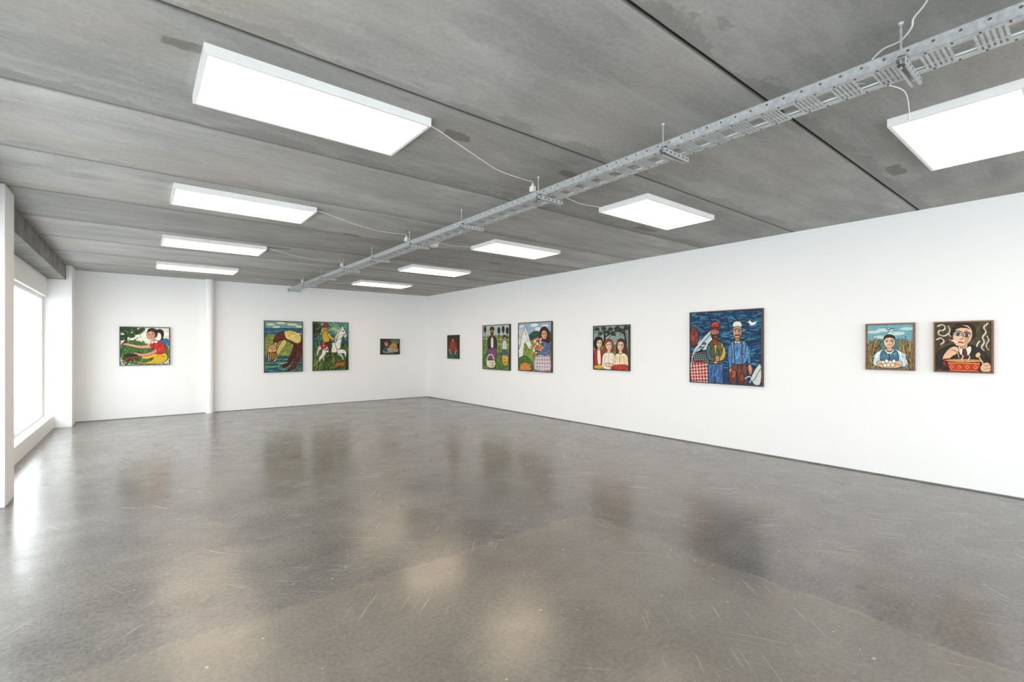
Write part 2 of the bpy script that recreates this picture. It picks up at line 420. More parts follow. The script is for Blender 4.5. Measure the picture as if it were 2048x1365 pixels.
# ------------------------------------------------------------------ cable tray
TX0, TX1, TZ = 2.81, 3.02, 2.835
T0, T1 = -1.0, 12.25
tray = thing('cable_tray', 'long perforated galvanised steel cable tray hung under the concrete ceiling', 'cable tray', ((TX0+TX1)/2, 0, TZ))
hw = (TX1-TX0)/2
for s in (-1, 1):
    m = MB()
    xa = s*hw
    m.box(min(xa, xa-s*0.003), max(xa, xa-s*0.003), T0, T1, 0, 0.050)
    m.box(min(xa, xa+s*0.012), max(xa, xa+s*0.012), T0, T1, 0.047, 0.050)
    m.box(min(xa, xa-s*0.022), max(xa, xa-s*0.022), T0, T1, -0.002, 0.001)
    y = T0+0.05
    while y < T1:
        m.disc((xa+s*0.0006, y, 0.036), 0.007, 'x', 12, 1, 0.006)
        m.disc((xa-s*0.011, y+0.03, -0.0026), 0.010, 'z', 10, 1, 0.005)
        y += 0.09
    m.build('side_rail', [M_STEEL, M_HOLE], tray)
m = MB(); y = T0; k = 0
while y < T1-0.19:
    for q in range(6):
        m.box(-hw+0.022, hw-0.022, y+q*0.019, y+q*0.019+0.0105, -0.0015, 0.0005)
    m.box(-hw+0.022, -hw+0.045, y+0.1055, y+0.18, -0.0015, 0.0005)
    m.box(hw-0.045, hw-0.022, y+0.1055, y+0.18, -0.0015, 0.0005)
    y += 0.18
m.build('slotted_base', M_STEEL, tray)
# cable lying in the tray
rng = random.Random(4)
pts = []; yy = T0+0.05; r = 0.005
while yy < T1-0.1:
    pts.append((2.975+rng.uniform(-0.012, 0.012), yy, TZ+0.002+r)); yy += 0.55
tag(MB().tube(pts, r, 6, 4).build('cable', M_PLAST, smooth=True), 'long white cable lying inside the cable tray', 'cable')
# trapeze supports
def support():
    t = thing('support_bracket', 'x', 'bracket', group='brackets carrying the cable tray')
    ch = MB()
    ch.box(-0.03, 0.27, -0.021, 0.021, -0.003, 0.0).box(-0.03, 0.27, -0.021, -0.018, -0.030, -0.003).box(-0.03, 0.27, 0.018, 0.021, -0.030, -0.003)
    ch.box(-0.03, 0.27, -0.018, -0.010, -0.030, -0.027).box(-0.03, 0.27, 0.010, 0.018, -0.030, -0.027)
    for q in range(6):
        ch.disc((0.0+q*0.048, -0.0215, -0.015), 0.012, 'y', 10, 1, 0.006)
    ch.build('channel', [M_STEEL, M_HOLE], t)
    MB().lathe([(0.005, -0.05), (0.005, H-TZ+0.004)], 8, (-0.012, 0, 0)).build('threaded_rod', M_STEEL, t, smooth=True)
    MB().lathe([(0.017, -0.034), (0.017, -0.031), (0.010, -0.031), (0.010, -0.040)], 6, (-0.012, 0, 0)).build('nut', M_STEELD, t)
    MB().lathe([(0.014, 0.0), (0.014, 0.003), (0.010, 0.003), (0.010, 0.012)], 6, (-0.012, 0, 0)).build('nut', M_STEELD, t)
    MB().lathe([(0.009, H-TZ-0.008), (0.012, H-TZ+0.003)], 12, (-0.012, 0, 0)).build('ceiling_anchor', M_STEEL, t)
    MB().box(0.012-0.02, 0.01, -0.016, 0.016, 0.001, 0.016).build('clamp', M_STEELD, t)
    return t
sp = support()
ordn = ['nearest the camera', 'second from the camera', 'third from the camera', 'fourth from the camera', 'fifth from the camera', 'sixth from the camera',
        'fourth from the back wall', 'third from the back wall', 'second from the back wall', 'nearest the back wall']
for k in range(10):
    o = sp if k == 0 else copy_tree(sp)
    o.location = (TX0-0.012, 0.60+1.272*k, TZ-0.0025)
    o['label'] = 'galvanised strut bracket with threaded rod under the cable tray, ' + ordn[k]
# outlets on the tray
def outlet():
    t = thing('power_outlet', 'x', 'power outlet', group='white outlets clipped to the cable tray')
    MB().box(-0.028, 0.028, -0.045, 0.045, 0, 0.075).build('housing', M_PLAST, t, bevel=0.006)
    MB().lathe([(0.016, 0), (0.020, 0.004), (0.020, 0.03), (0.010, 0.042), (0.006, 0.055)], 14, (0, 0, 0.073)).build('plug', M_PLAST, t, smooth=True)
    return t
op = outlet()
outs = [(2.985, 0.76, 'largest looking white outlet on the tray, beside the nearest bracket'),
        (2.775, 3.21, 'white outlet on the tray where the cable of the nearest left panel arrives'),
        (2.775, 5.76, 'white outlet on the tray level with the second left panel'),
        (2.775, 8.30, 'white outlet on the tray level with the third left panel'),
        (2.775, 10.84, 'white outlet on the tray nearest the back wall')]
for k, (x, y, lab) in enumerate(outs):
    o = op if k == 0 else copy_tree(op)
    if k == 0: o.location = (x, y, TZ+0.0505); o.scale = (1, 1, 0.72)
    else: o.location = (x+0.002, y, TZ+0.0505); o.scale = (0.6, 0.6, 0.62)
    o['label'] = lab
# power cables
def cable(pts, lab, r=0.0028):
    return tag(MB().tube(pts, r, 8, 8).build('power_cable', M_PLAST, smooth=True), lab, 'cable', 'white cables feeding the light panels')
zc = H-0.012
lab_l = ['white cable sagging from the nearest left panel to the cable tray', 'white cable from the second left panel to the cable tray',
         'white cable from the third left panel to the cable tray', 'white cable from the last left panel to the cable tray']
for k, (yy, oy) in enumerate(((3.09, 3.21), (5.64, 5.76), (8.18, 8.30), (10.73, 10.84))):
    y0 = yy-0.25
    cable([(1.52, y0, H-0.02), (1.62, y0+0.02, zc-0.01), (1.95, y0+0.12, zc-0.045), (2.3, y0+0.26, zc-0.05), (2.62, oy-0.03, zc-0.03), (2.755, oy, zc-0.015), (2.777, oy, 2.968)], lab_l[k])
cable([(3.895, 0.78, H-0.03), (3.82, 0.79, 2.93), (3.62, 0.74, 2.87), (3.40, 0.71, 2.92), (3.22, 0.73, 2.91), (3.10, 0.78, 2.90), (3.03, 0.84, 2.905), (3.0, 0.85, 2.86)], 'white cable dangling from the right edge panel to the cable tray')
lab_r = ['white cable from the second right panel up to the cable tray', 'white cable from the third right panel to the cable tray',
         'white cable from the fourth right panel to the cable tray', 'white cable from the last right panel to the cable tray']
for k, yy in enumerate((3.12, 5.64, 8.18, 10.73)):
    cable([(3.915, yy+0.22, H-0.03), (3.80, yy+0.22, 2.965), (3.5, yy+0.2, 2.94), (3.25, yy+0.18, 2.955), (3.08, yy+0.17, 2.93), (3.0, yy+0.17, 2.86)], lab_r[k])
cable([(2.985, 0.76, 2.983), (2.93, 0.70, 2.985), (2.86, 0.62, 2.955), (2.80, 0.565, 2.965), (2.765, 0.55, 2.985), (2.70, 0.50, 2.99), (2.62, 0.46, 2.993), (2.50, 0.40, 2.993), (2.30, 0.20, 2.993)], 'white cable looping over the nearest bracket rod and off along the ceiling', 0.004)
# smoke detector
sx, sy = on_z(868, 492, H-0.055)
sd = thing('smoke_detector', 'small round white smoke detector beside the cable tray', 'smoke detector', (sx, sy, H-0.075))
MB().lathe([(0.04, 0.0), (0.060, 0.006), (0.064, 0.02), (0.064, 0.05)], 24).build('sensor_dome', M_PLAST, sd, smooth=True)
MB().lathe([(0.075, 0.05), (0.075, 0.075)], 24).build('base', M_PLAST, sd, smooth=True)
# white pipe on the back wall
px = on_y(419.5, 700, YB-0.09)[0]
pp = thing('drain_pipe', 'white painted vertical drain pipe running floor to ceiling on the back wall', 'pipe', (px, YB-0.085, 0))
MB().lathe([(0.078, 0), (0.078, H)], 32).build('pipe', M_WALL, pp, smooth=True)
MB().lathe([(0.078, 0), (0.084, 0.012), (0.084, 1.17), (0.080, 1.18)], 32, (0, 0, H-1.18)).build('sleeve', M_WALL, pp, smooth=True)
MB().lathe([(0.081, 0), (0.081, 0.05)], 32, (0, 0, 0.02)).build('collar', M_WALL, pp, smooth=True)

# ------------------------------------------------------------------ painted canvases
def lin(c):
    c = np.asarray(c, float)/255.0
    return np.where(c <= 0.04045, c/12.92, ((c+0.055)/1.055)**2.4)
def chaikin(P, closed, it=2):
    P = np.asarray(P, float)
    for _ in range(it):
        if closed:
            N_ = np.roll(P, -1, 0)
            P = np.stack([0.78*P+0.22*N_, 0.22*P+0.78*N_], 1).reshape(-1, 2)
        else:
            A, B = P[:-1], P[1:]
            Q = np.stack([0.75*A+0.25*B, 0.25*A+0.75*B], 1).reshape(-1, 2)
            P = np.vstack([P[:1], Q, P[-1:]])
    return P
class Cv:
    def __init__(s, w, h, res, col, seed):
        s.asp = w/h; s.ny = res if h >= w else max(20, int(res*h/w)); s.nx = max(20, int(s.ny*s.asp))
        s.xs = np.linspace(0, s.asp, s.nx); s.ys = np.linspace(0, 1, s.ny)
        s.img = np.zeros((s.ny, s.nx, 3)); s.img[:] = col
        s.r = random.Random(seed); s.np = np.random.RandomState(seed)
        def fld(a, b):
            f = s.np.randn(s.ny, s.nx)
            for _ in range(a): f = (f+np.roll(f, 1, 1)+np.roll(f, -1, 1))/3
            for _ in range(b): f = (f+np.roll(f, 1, 0)+np.roll(f, -1, 0))/3
            return f/f.std()
        s.f1 = fld(6, 1); s.f2 = fld(1, 6)
        s.img += s.f1[..., None]*6
    def win(s, P, m):
        x0, y0 = P.min(0)-m; x1, y1 = P.max(0)+m
        a, b = np.searchsorted(s.xs, [x0, x1]); c_, d = np.searchsorted(s.ys, [y0, y1])
        if b <= a or d <= c_: return None
        X, Y = np.meshgrid(s.xs[a:b], s.ys[c_:d])
        return slice(c_, d), slice(a, b), X, Y
    def inside(s, P, X, Y):
        m = np.zeros(X.shape, bool); n = len(P)
        for i in range(n):
            x1, y1 = P[i]; x2, y2 = P[(i+1) % n]
            if y1 == y2: continue
            cr = ((y1 > Y) != (y2 > Y)) & (X < (x2-x1)*(Y-y1)/(y2-y1)+x1)
            m ^= cr
        return m
    def dist(s, P, X, Y, closed):
        D = np.full(X.shape, 9.0); n = len(P)
        for i in range(n if closed else n-1):
            a = P[i]; b = P[(i+1) % n]; e = b-a; L = e@e+1e-12
            t = np.clip(((X-a[0])*e[0]+(Y-a[1])*e[1])/L, 0, 1)
            D = np.minimum(D, np.hypot(X-a[0]-t*e[0], Y-a[1]-t*e[1]))
        return D
    def put(s, sl, m, col, var):
        f = (s.f1 if s.r.random() < 0.5 else s.f2)[sl[0], sl[1]]
        s.img[sl[0], sl[1]][m] = (np.asarray(col, float)[None]+f[m][:, None]*var)
    def poly(s, pts, col, out=(25, 20, 18), ow=0.010, var=7, sm=2):
        P = np.asarray(pts, float)*[s.asp, 1]
        if sm: P = chaikin(P, True, sm)
        w = s.win(P, 0.03)
        if w is None: return
        m = s.inside(P, w[2], w[3]); s.put(w, m, col, var)
        if out is not None and ow:
            s.put(w, s.dist(P, w[2], w[3], True) < ow/2, out, 4)
    def line(s, pts, wd, col, sm=2, var=6):
        P = np.asarray(pts, float)*[s.asp, 1]
        if sm and len(P) > 2: P = chaikin(P, False, sm)
        w = s.win(P, wd)
        if w is None: return
        s.put(w, s.dist(P, w[2], w[3], False) < wd/2, col, var)
    def ell(s, cx, cy, rx, ry, col, rot=0, out=(25, 20, 18), ow=0.008, var=6):   # rx, ry in height units
        a = np.linspace(0, 2*np.pi, 28, endpoint=False); r = math.radians(rot)
        x = rx*np.cos(a); y = ry*np.sin(a)
        P = np.stack([(cx*s.asp+x*math.cos(r)-y*math.sin(r))/s.asp, cy+x*math.sin(r)+y*math.cos(r)], 1)
        s.poly(P, col, out, ow, var, 0)
    def hatch(s, box, n, ln, wd, ang, cols, jit=0.25):
        for _ in range(n):
            x = s.r.uniform(box[0], box[2]); y = s.r.uniform(box[1], box[3])
            a = math.radians(ang)+s.r.uniform(-jit, jit); l = ln*s.r.uniform(0.5, 1.2)/2
            dx, dy = math.cos(a)*l/s.asp, -math.sin(a)*l
            bend = s.r.uniform(-0.3, 0.3)*l
            s.line([(x-dx, y-dy), (x, y+bend), (x+dx, y+dy)], wd*s.r.uniform(0.6, 1.3), s.r.choice(cols), 1)
    def dots(s, box, n, r, cols):
        for _ in range(n):
            s.ell(s.r.uniform(box[0], box[2]), s.r.uniform(box[1], box[3]), r*s.r.uniform(.6, 1.3), r*s.r.uniform(.6, 1.3), s.r.choice(cols), 0, None, 0)
    def face(s, cx, cy, rx, ry, skin, rot=0, lips=(150, 60, 50), eye=(30, 30, 35)):
        s.ell(cx, cy, rx, ry, skin, rot)
        r = math.radians(rot)
        def L(a, b): return ((cx*s.asp+a*rx*math.cos(r)-b*ry*math.sin(r))/s.asp, cy+a*rx*math.sin(r)+b*ry*math.cos(r))
        sh = tuple(int(k*0.80) for k in skin)
        s.poly([L(.35, -.6), L(.85, -.2), L(.7, .5), L(.35, .85), L(.45, .2)], sh, None, 0)
        for e in (-.42, .42):
            x, y = L(e, -.10); s.ell(x, y, rx*.23, ry*.10, (235, 230, 220), rot, (30, 22, 20), ry*.05); s.ell(x, y, rx*.11, ry*.10, eye, rot, None, 0)
            s.line([L(e-.25, -.30), L(e, -.38), L(e+.25, -.30)], ry*.08, (40, 28, 22))
        s.line([L(.05, -.2), L(.14, .25), L(-.1, .28)], ry*.06, tuple(int(k*.55) for k in skin))
        s.line([L(-.3, .55), L(0, .50), L(.3, .55)], ry*.13, lips)
def sh(c, f): return tuple(int(min(255, k*f)) for k in c)

def p1(c):
    c.hatch((0, 0, 1, .35), 60, .2, .03, 10, [(238, 232, 215), (225, 222, 208), (245, 240, 228)])
    c.poly([(.78, .3), (1, .27), (1, .5), (.78, .5)], (40, 110, 150), None)
    c.poly([(0, .36), (.3, .33), (.62, .5), (.8, .45), (1, .48), (1, 1), (0, 1)], (62, 105, 52), None)
    c.hatch((0, .4, 1, 1), 220, .09, .014, 70, [(30, 62, 30), (95, 145, 60), (50, 90, 45), (140, 165, 80)], .7)
    c.line([(0, .02), (.12, .18), (.1, .42)], .06, (70, 45, 30)); c.line([(.1, .15), (.28, .08), (.42, .1)], .035, (70, 45, 30))
    for x, y, r in ((.08, .06, .10), (.22, .04, .10), (.34, .12, .09), (.18, .2, .09), (.42, .06, .07), (.05, .28, .08)):
        c.ell(x, y, r*1.2, r*.7, (45, 75, 40), c.r.uniform(-40, 40))
    c.hatch((0, 0, .45, .3), 60, .06, .014, 30, [(30, 50, 28), (85, 120, 55), (20, 35, 20)], .9)
    # kneeling legs in yellow, shirt, reaching arms
    c.poly([(.95, .70), (.78, .62), (.60, .66), (.44, .74), (.40, .82), (.52, .86), (.70, .80), (.60, .92), (.48, .94), (.50, .99), (.86, .98), (.98, .86)], (214, 176, 44))
    c.line([(.74, .78), (.84, .76), (.92, .82)], .012, (150, 110, 25)); c.line([(.5, .82), (.66, .74), (.78, .70)], .012, (240, 210, 90))
    c.poly([(.36, .94), (.50, .92), (.52, .98), (.34, .99)], (216, 146, 112))
    c.poly([(.60, .38), (.70, .33), (.82, .36), (.92, .48), (.94, .66), (.84, .73), (.68, .71), (.64, .58)], (188, 40, 36))
    c.hatch((.68, .44, .9, .68), 24, .1, .012, 60, [(140, 24, 28), (214, 72, 56)])
    c.poly([(.64, .46), (.56, .46), (.40, .49), (.24, .45), (.12, .41), (.05, .43), (.05, .47), (.12, .48), (.24, .52), (.40, .57), (.56, .56), (.66, .56)], (222, 160, 130))
    c.poly([(.72, .52), (.68, .62), (.52, .70), (.38, .70), (.26, .66), (.24, .70), (.36, .77), (.54, .78), (.76, .68)], (212, 146, 114))
    c.poly([(.60, .40), (.74, .36), (.80, .50), (.72, .58), (.60, .54)], (200, 48, 42))
    c.poly([(.64, .30), (.72, .29), (.73, .38), (.66, .40)], (212, 150, 118), None)
    c.poly([(.60, .38), (.68, .36), (.77, .34), (.74, .43), (.68, .40), (.63, .45)], (240, 235, 220))
    c.line([(.68, .40), (.66, .47), (.68, .53)], .022, (150, 26, 32))
    # head with a swinging ponytail
    c.poly([(.72, .06), (.80, .02), (.87, .06), (.89, .18), (.86, .32), (.83, .33), (.84, .20), (.80, .12), (.74, .14)], (52, 30, 24))
    c.poly([(.53, .12), (.56, .03), (.65, .0), (.73, .04), (.76, .14), (.73, .26), (.64, .30), (.54, .24)], (58, 32, 25))
    c.face(.615, .20, .095, .125, (226, 166, 136), -8)
    c.poly([(.52, .16), (.55, .05), (.64, .01), (.73, .06), (.73, .20), (.70, .12), (.62, .09), (.56, .11)], (58, 32, 25), (30, 18, 14), .006)
    c.hatch((.56, .03, .72, .09), 10, .06, .008, 30, [(100, 62, 44), (40, 22, 18)])
    c.ell(.2, .82, .16, .10, (95, 55, 32)); c.ell(.2, .75, .15, .045, (46, 32, 22)); c.hatch((.1, .79, .3, .90), 24, .06, .01, 0, [(140, 90, 50), (60, 35, 22)])
    for x, y in ((.40, .60), (.14, .62), (.30, .36), (.46, .40)): c.poly([(x, y+.08), (x-.04, y), (x-.01, y-.06), (x+.02, y), (x+.05, y+.04)], (70, 125, 60), (20, 40, 22), .008)
    c.hatch((0, .90, .5, 1), 40, .10, .016, 75, [(25, 50, 28), (70, 110, 50), (120, 150, 70)], .6)
def p2(c):
    # sky with small clouds, sea band, grass shore, water
    c.poly([(0, 0), (1, 0), (1, .16), (0, .16)], (112, 158, 160), None, 0, 8, 0)
    for x, y, r in ((.15, .06, .08), (.42, .03, .09), (.72, .05, .10), (.92, .09, .07), (.3, .11, .07)): c.ell(x, y, r, .022, (222, 214, 178), 0, None)
    c.poly([(0, .13), (1, .12), (1, .34), (0, .34)], (44, 92, 118), None, 0, 8, 0)
    c.hatch((0, .13, 1, .34), 80, .12, .010, 0, [(28, 66, 100), (75, 132, 142), (40, 84, 110)])
    c.poly([(0, .26), (.25, .24), (.5, .40), (.8, .46), (1, .44), (1, .74), (0, .76)], (132, 138, 62), None)
    c.hatch((0, .28, 1, .74), 150, .09, .012, 35, [(160, 166, 78), (82, 112, 58), (112, 142, 84), (176, 170, 90)], .5)
    c.poly([(0, .70), (.3, .66), (.6, .70), (1, .60), (1, 1), (0, 1)], (30, 82, 96), None)
    c.hatch((0, .68, 1, 1), 240, .10, .010, 0, [(18, 46, 64), (62, 134, 132), (34, 100, 118), (130, 156, 96)])
    # far leg, then the arched body and near leg
    c.poly([(.78, .34), (.95, .40), (.92, .58), (.78, .74), (.62, .90), (.48, .93), (.44, .90), (.58, .82), (.68, .66), (.76, .52)], (70, 28, 24))
    c.poly([(.84, .30), (1, .34), (1, .66), (.92, .80), (.80, .97), (.62, .98), (.60, .95), (.74, .88), (.84, .68), (.86, .50)], (94, 38, 30))
    c.hatch((.86, .44, .98, .8), 18, .12, .010, 75, [(130, 60, 44), (62, 24, 20)], .2)
    c.poly([(.20, .38), (.30, .26), (.46, .19), (.66, .17), (.86, .20), (.99, .28), (1, .44), (.90, .50), (.76, .46), (.62, .38), (.46, .36), (.34, .40), (.26, .48)], (98, 40, 31))
    c.poly([(.48, .19), (.66, .165), (.86, .20), (.99, .29), (.96, .42), (.84, .44), (.70, .38), (.56, .35)], (220, 198, 108))
    c.hatch((.60, .21, .92, .36), 26, .08, .010, 15, [(190, 164, 78), (238, 222, 150)], .3)
    c.poly([(.46, .36), (.58, .37), (.56, .46), (.44, .56), (.34, .70), (.28, .80), (.22, .80), (.24, .72), (.32, .56)], (222, 200, 114)); c.line([(.5, .40), (.38, .56), (.27, .76)], .012, (180, 150, 70))
    c.poly([(.24, .42), (.32, .40), (.28, .54), (.18, .70), (.12, .80), (.07, .78), (.12, .64)], (208, 184, 98))
    c.poly([(.06, .56), (.12, .47), (.24, .45), (.31, .52), (.30, .62), (.22, .68), (.10, .66)], (212, 166, 110))
    c.line([(.13, .53), (.18, .54)], .014, (40, 25, 20)); c.line([(.22, .54), (.27, .53)], .014, (40, 25, 20)); c.line([(.2, .55), (.19, .60)], .010, (130, 86, 54)); c.line([(.16, .50), (.23, .495)], .012, (140, 56, 44))
    c.poly([(.05, .60), (.16, .63), (.30, .59), (.33, .68), (.28, .76), (.16, .78), (.07, .72)], (84, 44, 25))
    for k in range(5): c.line([(.09+k*.05, .63), (.10+k*.045, .75)], .011, (216, 178, 92))
    c.line([(.40, .84), (.58, .82)], .016, (206, 194, 124)); c.line([(.12, .90), (.4, .88)], .010, (150, 190, 170))
def p3(c):
    c.poly([(0, 0), (1, 0), (1, .3), (0, .3)], (84, 150, 138), None, 0, 8, 0)
    c.hatch((0, .0, 1, .24), 60, .15, .02, 0, [(190, 190, 124), (112, 170, 150), (62, 130, 130)])
    c.poly([(0, .24), (1, .27), (1, .46), (0, .46)], (34, 92, 108), None); c.hatch((0, .26, 1, .44), 50, .1, .010, 0, [(24, 66, 86), (80, 140, 140)])
    c.poly([(0, .42), (1, .44), (1, 1), (0, 1)], (46, 80, 36), None)
    c.hatch((0, .45, 1, 1), 320, .10, .012, 72, [(24, 46, 22), (98, 130, 48), (60, 100, 40), (150, 150, 62), (18, 34, 20), (120, 96, 40)], .6)
    c.poly([(0, .0), (.16, .0), (.24, .1), (.16, .26), (0, .34)], (34, 60, 32)); c.hatch((0, 0, .2, .32), 60, .06, .012, 40, [(18, 34, 20), (98, 122, 48)], .9)
    W, Sh = (228, 228, 214), (186, 190, 184)
    c.poly([(.24, .46), (.16, .48), (.09, .58), (.07, .72), (.12, .70), (.17, .58), (.26, .54)], (200, 200, 190))
    # far legs
    c.poly([(.64, .56), (.74, .60), (.86, .70), (.88, .80), (.84, .81), (.80, .72), (.68, .68)], Sh); c.poly([(.26, .56), (.38, .60), (.30, .70), (.30, .80), (.26, .82), (.23, .70)], Sh)
    # trunk, neck and head
    c.poly([(.24, .46), (.40, .42), (.58, .43), (.68, .38), (.78, .48), (.76, .60), (.64, .64), (.46, .63), (.30, .64), (.22, .56)], W)
    c.poly([(.60, .46), (.66, .30), (.73, .18), (.80, .11), (.82, .04), (.86, .09), (.91, .15), (.97, .27), (.97, .32), (.93, .34), (.87, .28), (.83, .30), (.80, .42), (.78, .54), (.70, .60)], W)
    c.poly([(.58, .42), (.63, .28), (.71, .14), (.79, .07), (.81, .11), (.74, .20), (.68, .32), (.66, .42)], Sh)
    c.hatch((.62, .16, .74, .38), 12, .07, .008, 60, [(120, 124, 120), (240, 240, 230)], .4)
    c.ell(.86, .175, .012, .012, (25, 25, 25)); c.ell(.945, .30, .009, .008, (70, 60, 60)); c.line([(.83, .26), (.93, .23)], .012, (120, 40, 30)); c.line([(.92, .24), (.76, .36), (.58, .36)], .010, (90, 40, 26))
    # near legs
    c.poly([(.66, .58), (.78, .56), (.90, .57), (.97, .64), (.94, .74), (.90, .74), (.91, .66), (.82, .65), (.70, .67)], W)
    c.poly([(.24, .54), (.38, .58), (.34, .68), (.22, .76), (.16, .86), (.11, .86), (.14, .74), (.24, .66)], W)
    # rider
    c.poly([(.22, .40), (.46, .40), (.52, .50), (.46, .58), (.26, .58), (.19, .50)], (166, 46, 42))
    c.hatch((.24, .42, .48, .57), 30, .045, .014, 45, [(230, 220, 200), (212, 92, 72), (90, 25, 30)], .5)
    c.poly([(.32, .38), (.46, .38), (.54, .46), (.50, .60), (.52, .68), (.44, .69), (.43, .60), (.44, .50), (.34, .48)], (74, 56, 38))
    c.poly([(.24, .20), (.34, .17), (.44, .20), (.47, .30), (.45, .41), (.28, .42), (.24, .32)], (202, 166, 48))
    c.poly([(.38, .22), (.46, .22), (.52, .30), (.61, .34), (.60, .38), (.50, .36), (.42, .30)], (214, 180, 62))
    c.face(.34, .12, .058, .065, (200, 140, 95), 5); c.poly([(.18, .09), (.27, .07), (.29, .02), (.40, .02), (.42, .07), (.52, .09), (.34, .10)], (150, 60, 35))
    c.poly([(.60, .88), (.68, .84), (.82, .85), (.90, .82), (.95, .86), (.90, .92), (.88, .97), (.84, .92), (.70, .93), (.66, .98), (.63, .93)], (166, 96, 42))
    c.hatch((0, .80, .6, 1), 60, .12, .012, 75, [(132, 150, 58), (24, 44, 22), (70, 105, 40)], .5)
def p4(c):
    c.hatch((0, 0, 1, 1), 60, .25, .04, 10, [(45, 40, 30), (70, 75, 50), (35, 50, 45)])
    c.poly([(.45, .0), (1, 0), (1, .3), (.6, .3)], (85, 110, 95), None)
    c.poly([(.08, .75), (.3, .5), (.6, .5), (.9, .65), (.95, .9), (.1, .95)], (150, 165, 150))
    c.poly([(.4, .55), (.55, .3), (.75, .2), (.85, .3), (.9, .6), (.7, .62)], (190, 140, 60))
    c.face(.28, .3, .13, .18, (205, 150, 115), -15)
    c.poly([(.05, .25), (.2, .03), (.45, .06), (.5, .22), (.25, .16)], (75, 45, 30))
    c.poly([(.12, .55), (.3, .45), (.45, .55), (.4, .85), (.15, .85)], (55, 85, 95))
    c.poly([(.3, .65), (.55, .55), (.6, .65), (.35, .8)], (210, 160, 120))
    c.dots((.6, .65, .95, .9), 10, .035, [(175, 60, 45), (200, 150, 80)])
def p5(c):
    c.hatch((0, 0, 1, .5), 50, .15, .03, 20, [(60, 35, 28), (85, 50, 35), (45, 40, 35)])
    c.poly([(0, .58), (1, .5), (1, 1), (0, 1)], (30, 80, 70), None)
    c.hatch((0, .58, 1, 1), 90, .12, .02, 5, [(25, 60, 60), (55, 120, 95), (20, 45, 45)])
    c.poly([(.18, .3), (.5, .22), (.85, .32), (.9, .62), (.62, .72), (.3, .7), (.12, .55)], (140, 45, 35))
    c.hatch((.2, .32, .85, .65), 20, .12, .02, 60, [(175, 70, 50), (100, 30, 28)])
    c.face(.5, .2, .09, .10, (190, 125, 90), 10); c.poly([(.25, .16), (.4, .06), (.65, .06), (.75, .18), (.5, .13)], (50, 28, 22))
    c.poly([(.2, .55), (.3, .7), (.4, .85), (.32, .87), (.12, .65)], (195, 130, 95)); c.poly([(.8, .55), (.7, .72), (.62, .86), (.7, .88), (.9, .65)], (195, 130, 95))
def p6(c):
    c.poly([(0, 0), (1, 0), (1, .25), (0, .25)], (175, 190, 185), None, 0, 6, 0)
    c.poly([(0, .2), (1, .24), (1, .75), (0, .75)], (120, 145, 75), None)
    c.poly([(0, .6), (1, .62), (1, 1), (0, 1)], (75, 110, 50), None)
    c.hatch((0, .25, 1, 1), 260, .08, .012, 75, [(45, 75, 35), (150, 170, 90), (95, 130, 55), (30, 55, 30)], .6)
    c.line([(0, .3), (1, .33)], .02, (190, 190, 170)); c.line([(.5, .42), (1, .44)], .016, (190, 190, 170))
    for x, y in ((.62, .12), (.78, .1), (.93, .13), (.08, .08)):
        c.line([(x, .12), (x, .36)], .02, (50, 35, 25)); c.ell(x, y, .05, .075, (30, 42, 32))
    c.poly([(.20, .30), (.28, .24), (.36, .25), (.46, .24), (.54, .31), (.56, .50), (.50, .58), (.22, .58), (.16, .46)], (52, 48, 52))
    c.poly([(.31, .25), (.41, .25), (.42, .52), (.31, .52)], (228, 222, 208))
    c.poly([(.21, .52), (.51, .52), (.55, .70), (.54, .78), (.19, .79), (.18, .68)], (112, 72, 125))
    c.hatch((.22, .54, .51, .77), 26, .09, .012, 90, [(75, 45, 95), (150, 110, 160), (170, 60, 70)], .1)
    c.poly([(.24, .79), (.33, .79), (.32, .97), (.22, .98)], (58, 48, 44)); c.poly([(.39, .79), (.49, .78), (.50, .97), (.40, .98)], (58, 48, 44))
    c.poly([(.16, .52), (.22, .52), (.22, .60), (.16, .61)], (165, 95, 65)); c.poly([(.50, .54), (.56, .53), (.57, .60), (.51, .61)], (165, 95, 65))
    c.poly([(.32, .19), (.40, .19), (.41, .26), (.36, .28), (.31, .26)], (140, 80, 56))
    c.face(.36, .13, .065, .08, (165, 95, 65), 0); c.poly([(.27, .12), (.28, .05), (.36, .02), (.44, .05), (.46, .12), (.41, .08), (.32, .08)], (45, 30, 25))
    c.poly([(.30, .17), (.42, .17), (.40, .215), (.32, .215)], (60, 38, 28))
    c.poly([(.12, .82), (.2, .8), (.44, .8), (.5, .84), (.46, .98), (.16, .98)], (222, 215, 190))
    c.line([(.15, .84), (.2, .68), (.38, .66), (.46, .84)], .025, (230, 226, 210))
    c.hatch((.16, .84, .46, .97), 14, .1, .012, 0, [(150, 135, 95), (250, 245, 235)])
    c.poly([(.72, .7), (.8, .62), (.95, .66), (.97, .9), (.78, .92)], (205, 165, 70)); c.hatch((.76, .68, .95, .9), 16, .08, .012, 20, [(150, 105, 40), (235, 205, 120)])
    c.poly([(.76, .36), (.82, .33), (.90, .36), (.93, .52), (.90, .56), (.76, .56), (.73, .50)], (205, 205, 195)); c.ell(.83, .29, .04, .05, (190, 130, 95)); c.poly([(.78, .28), (.79, .23), (.88, .23), (.88, .29), (.83, .26)], (60, 36, 26)); c.poly([(.76, .55), (.91, .55), (.94, .68), (.74, .67)], (70, 85, 130))
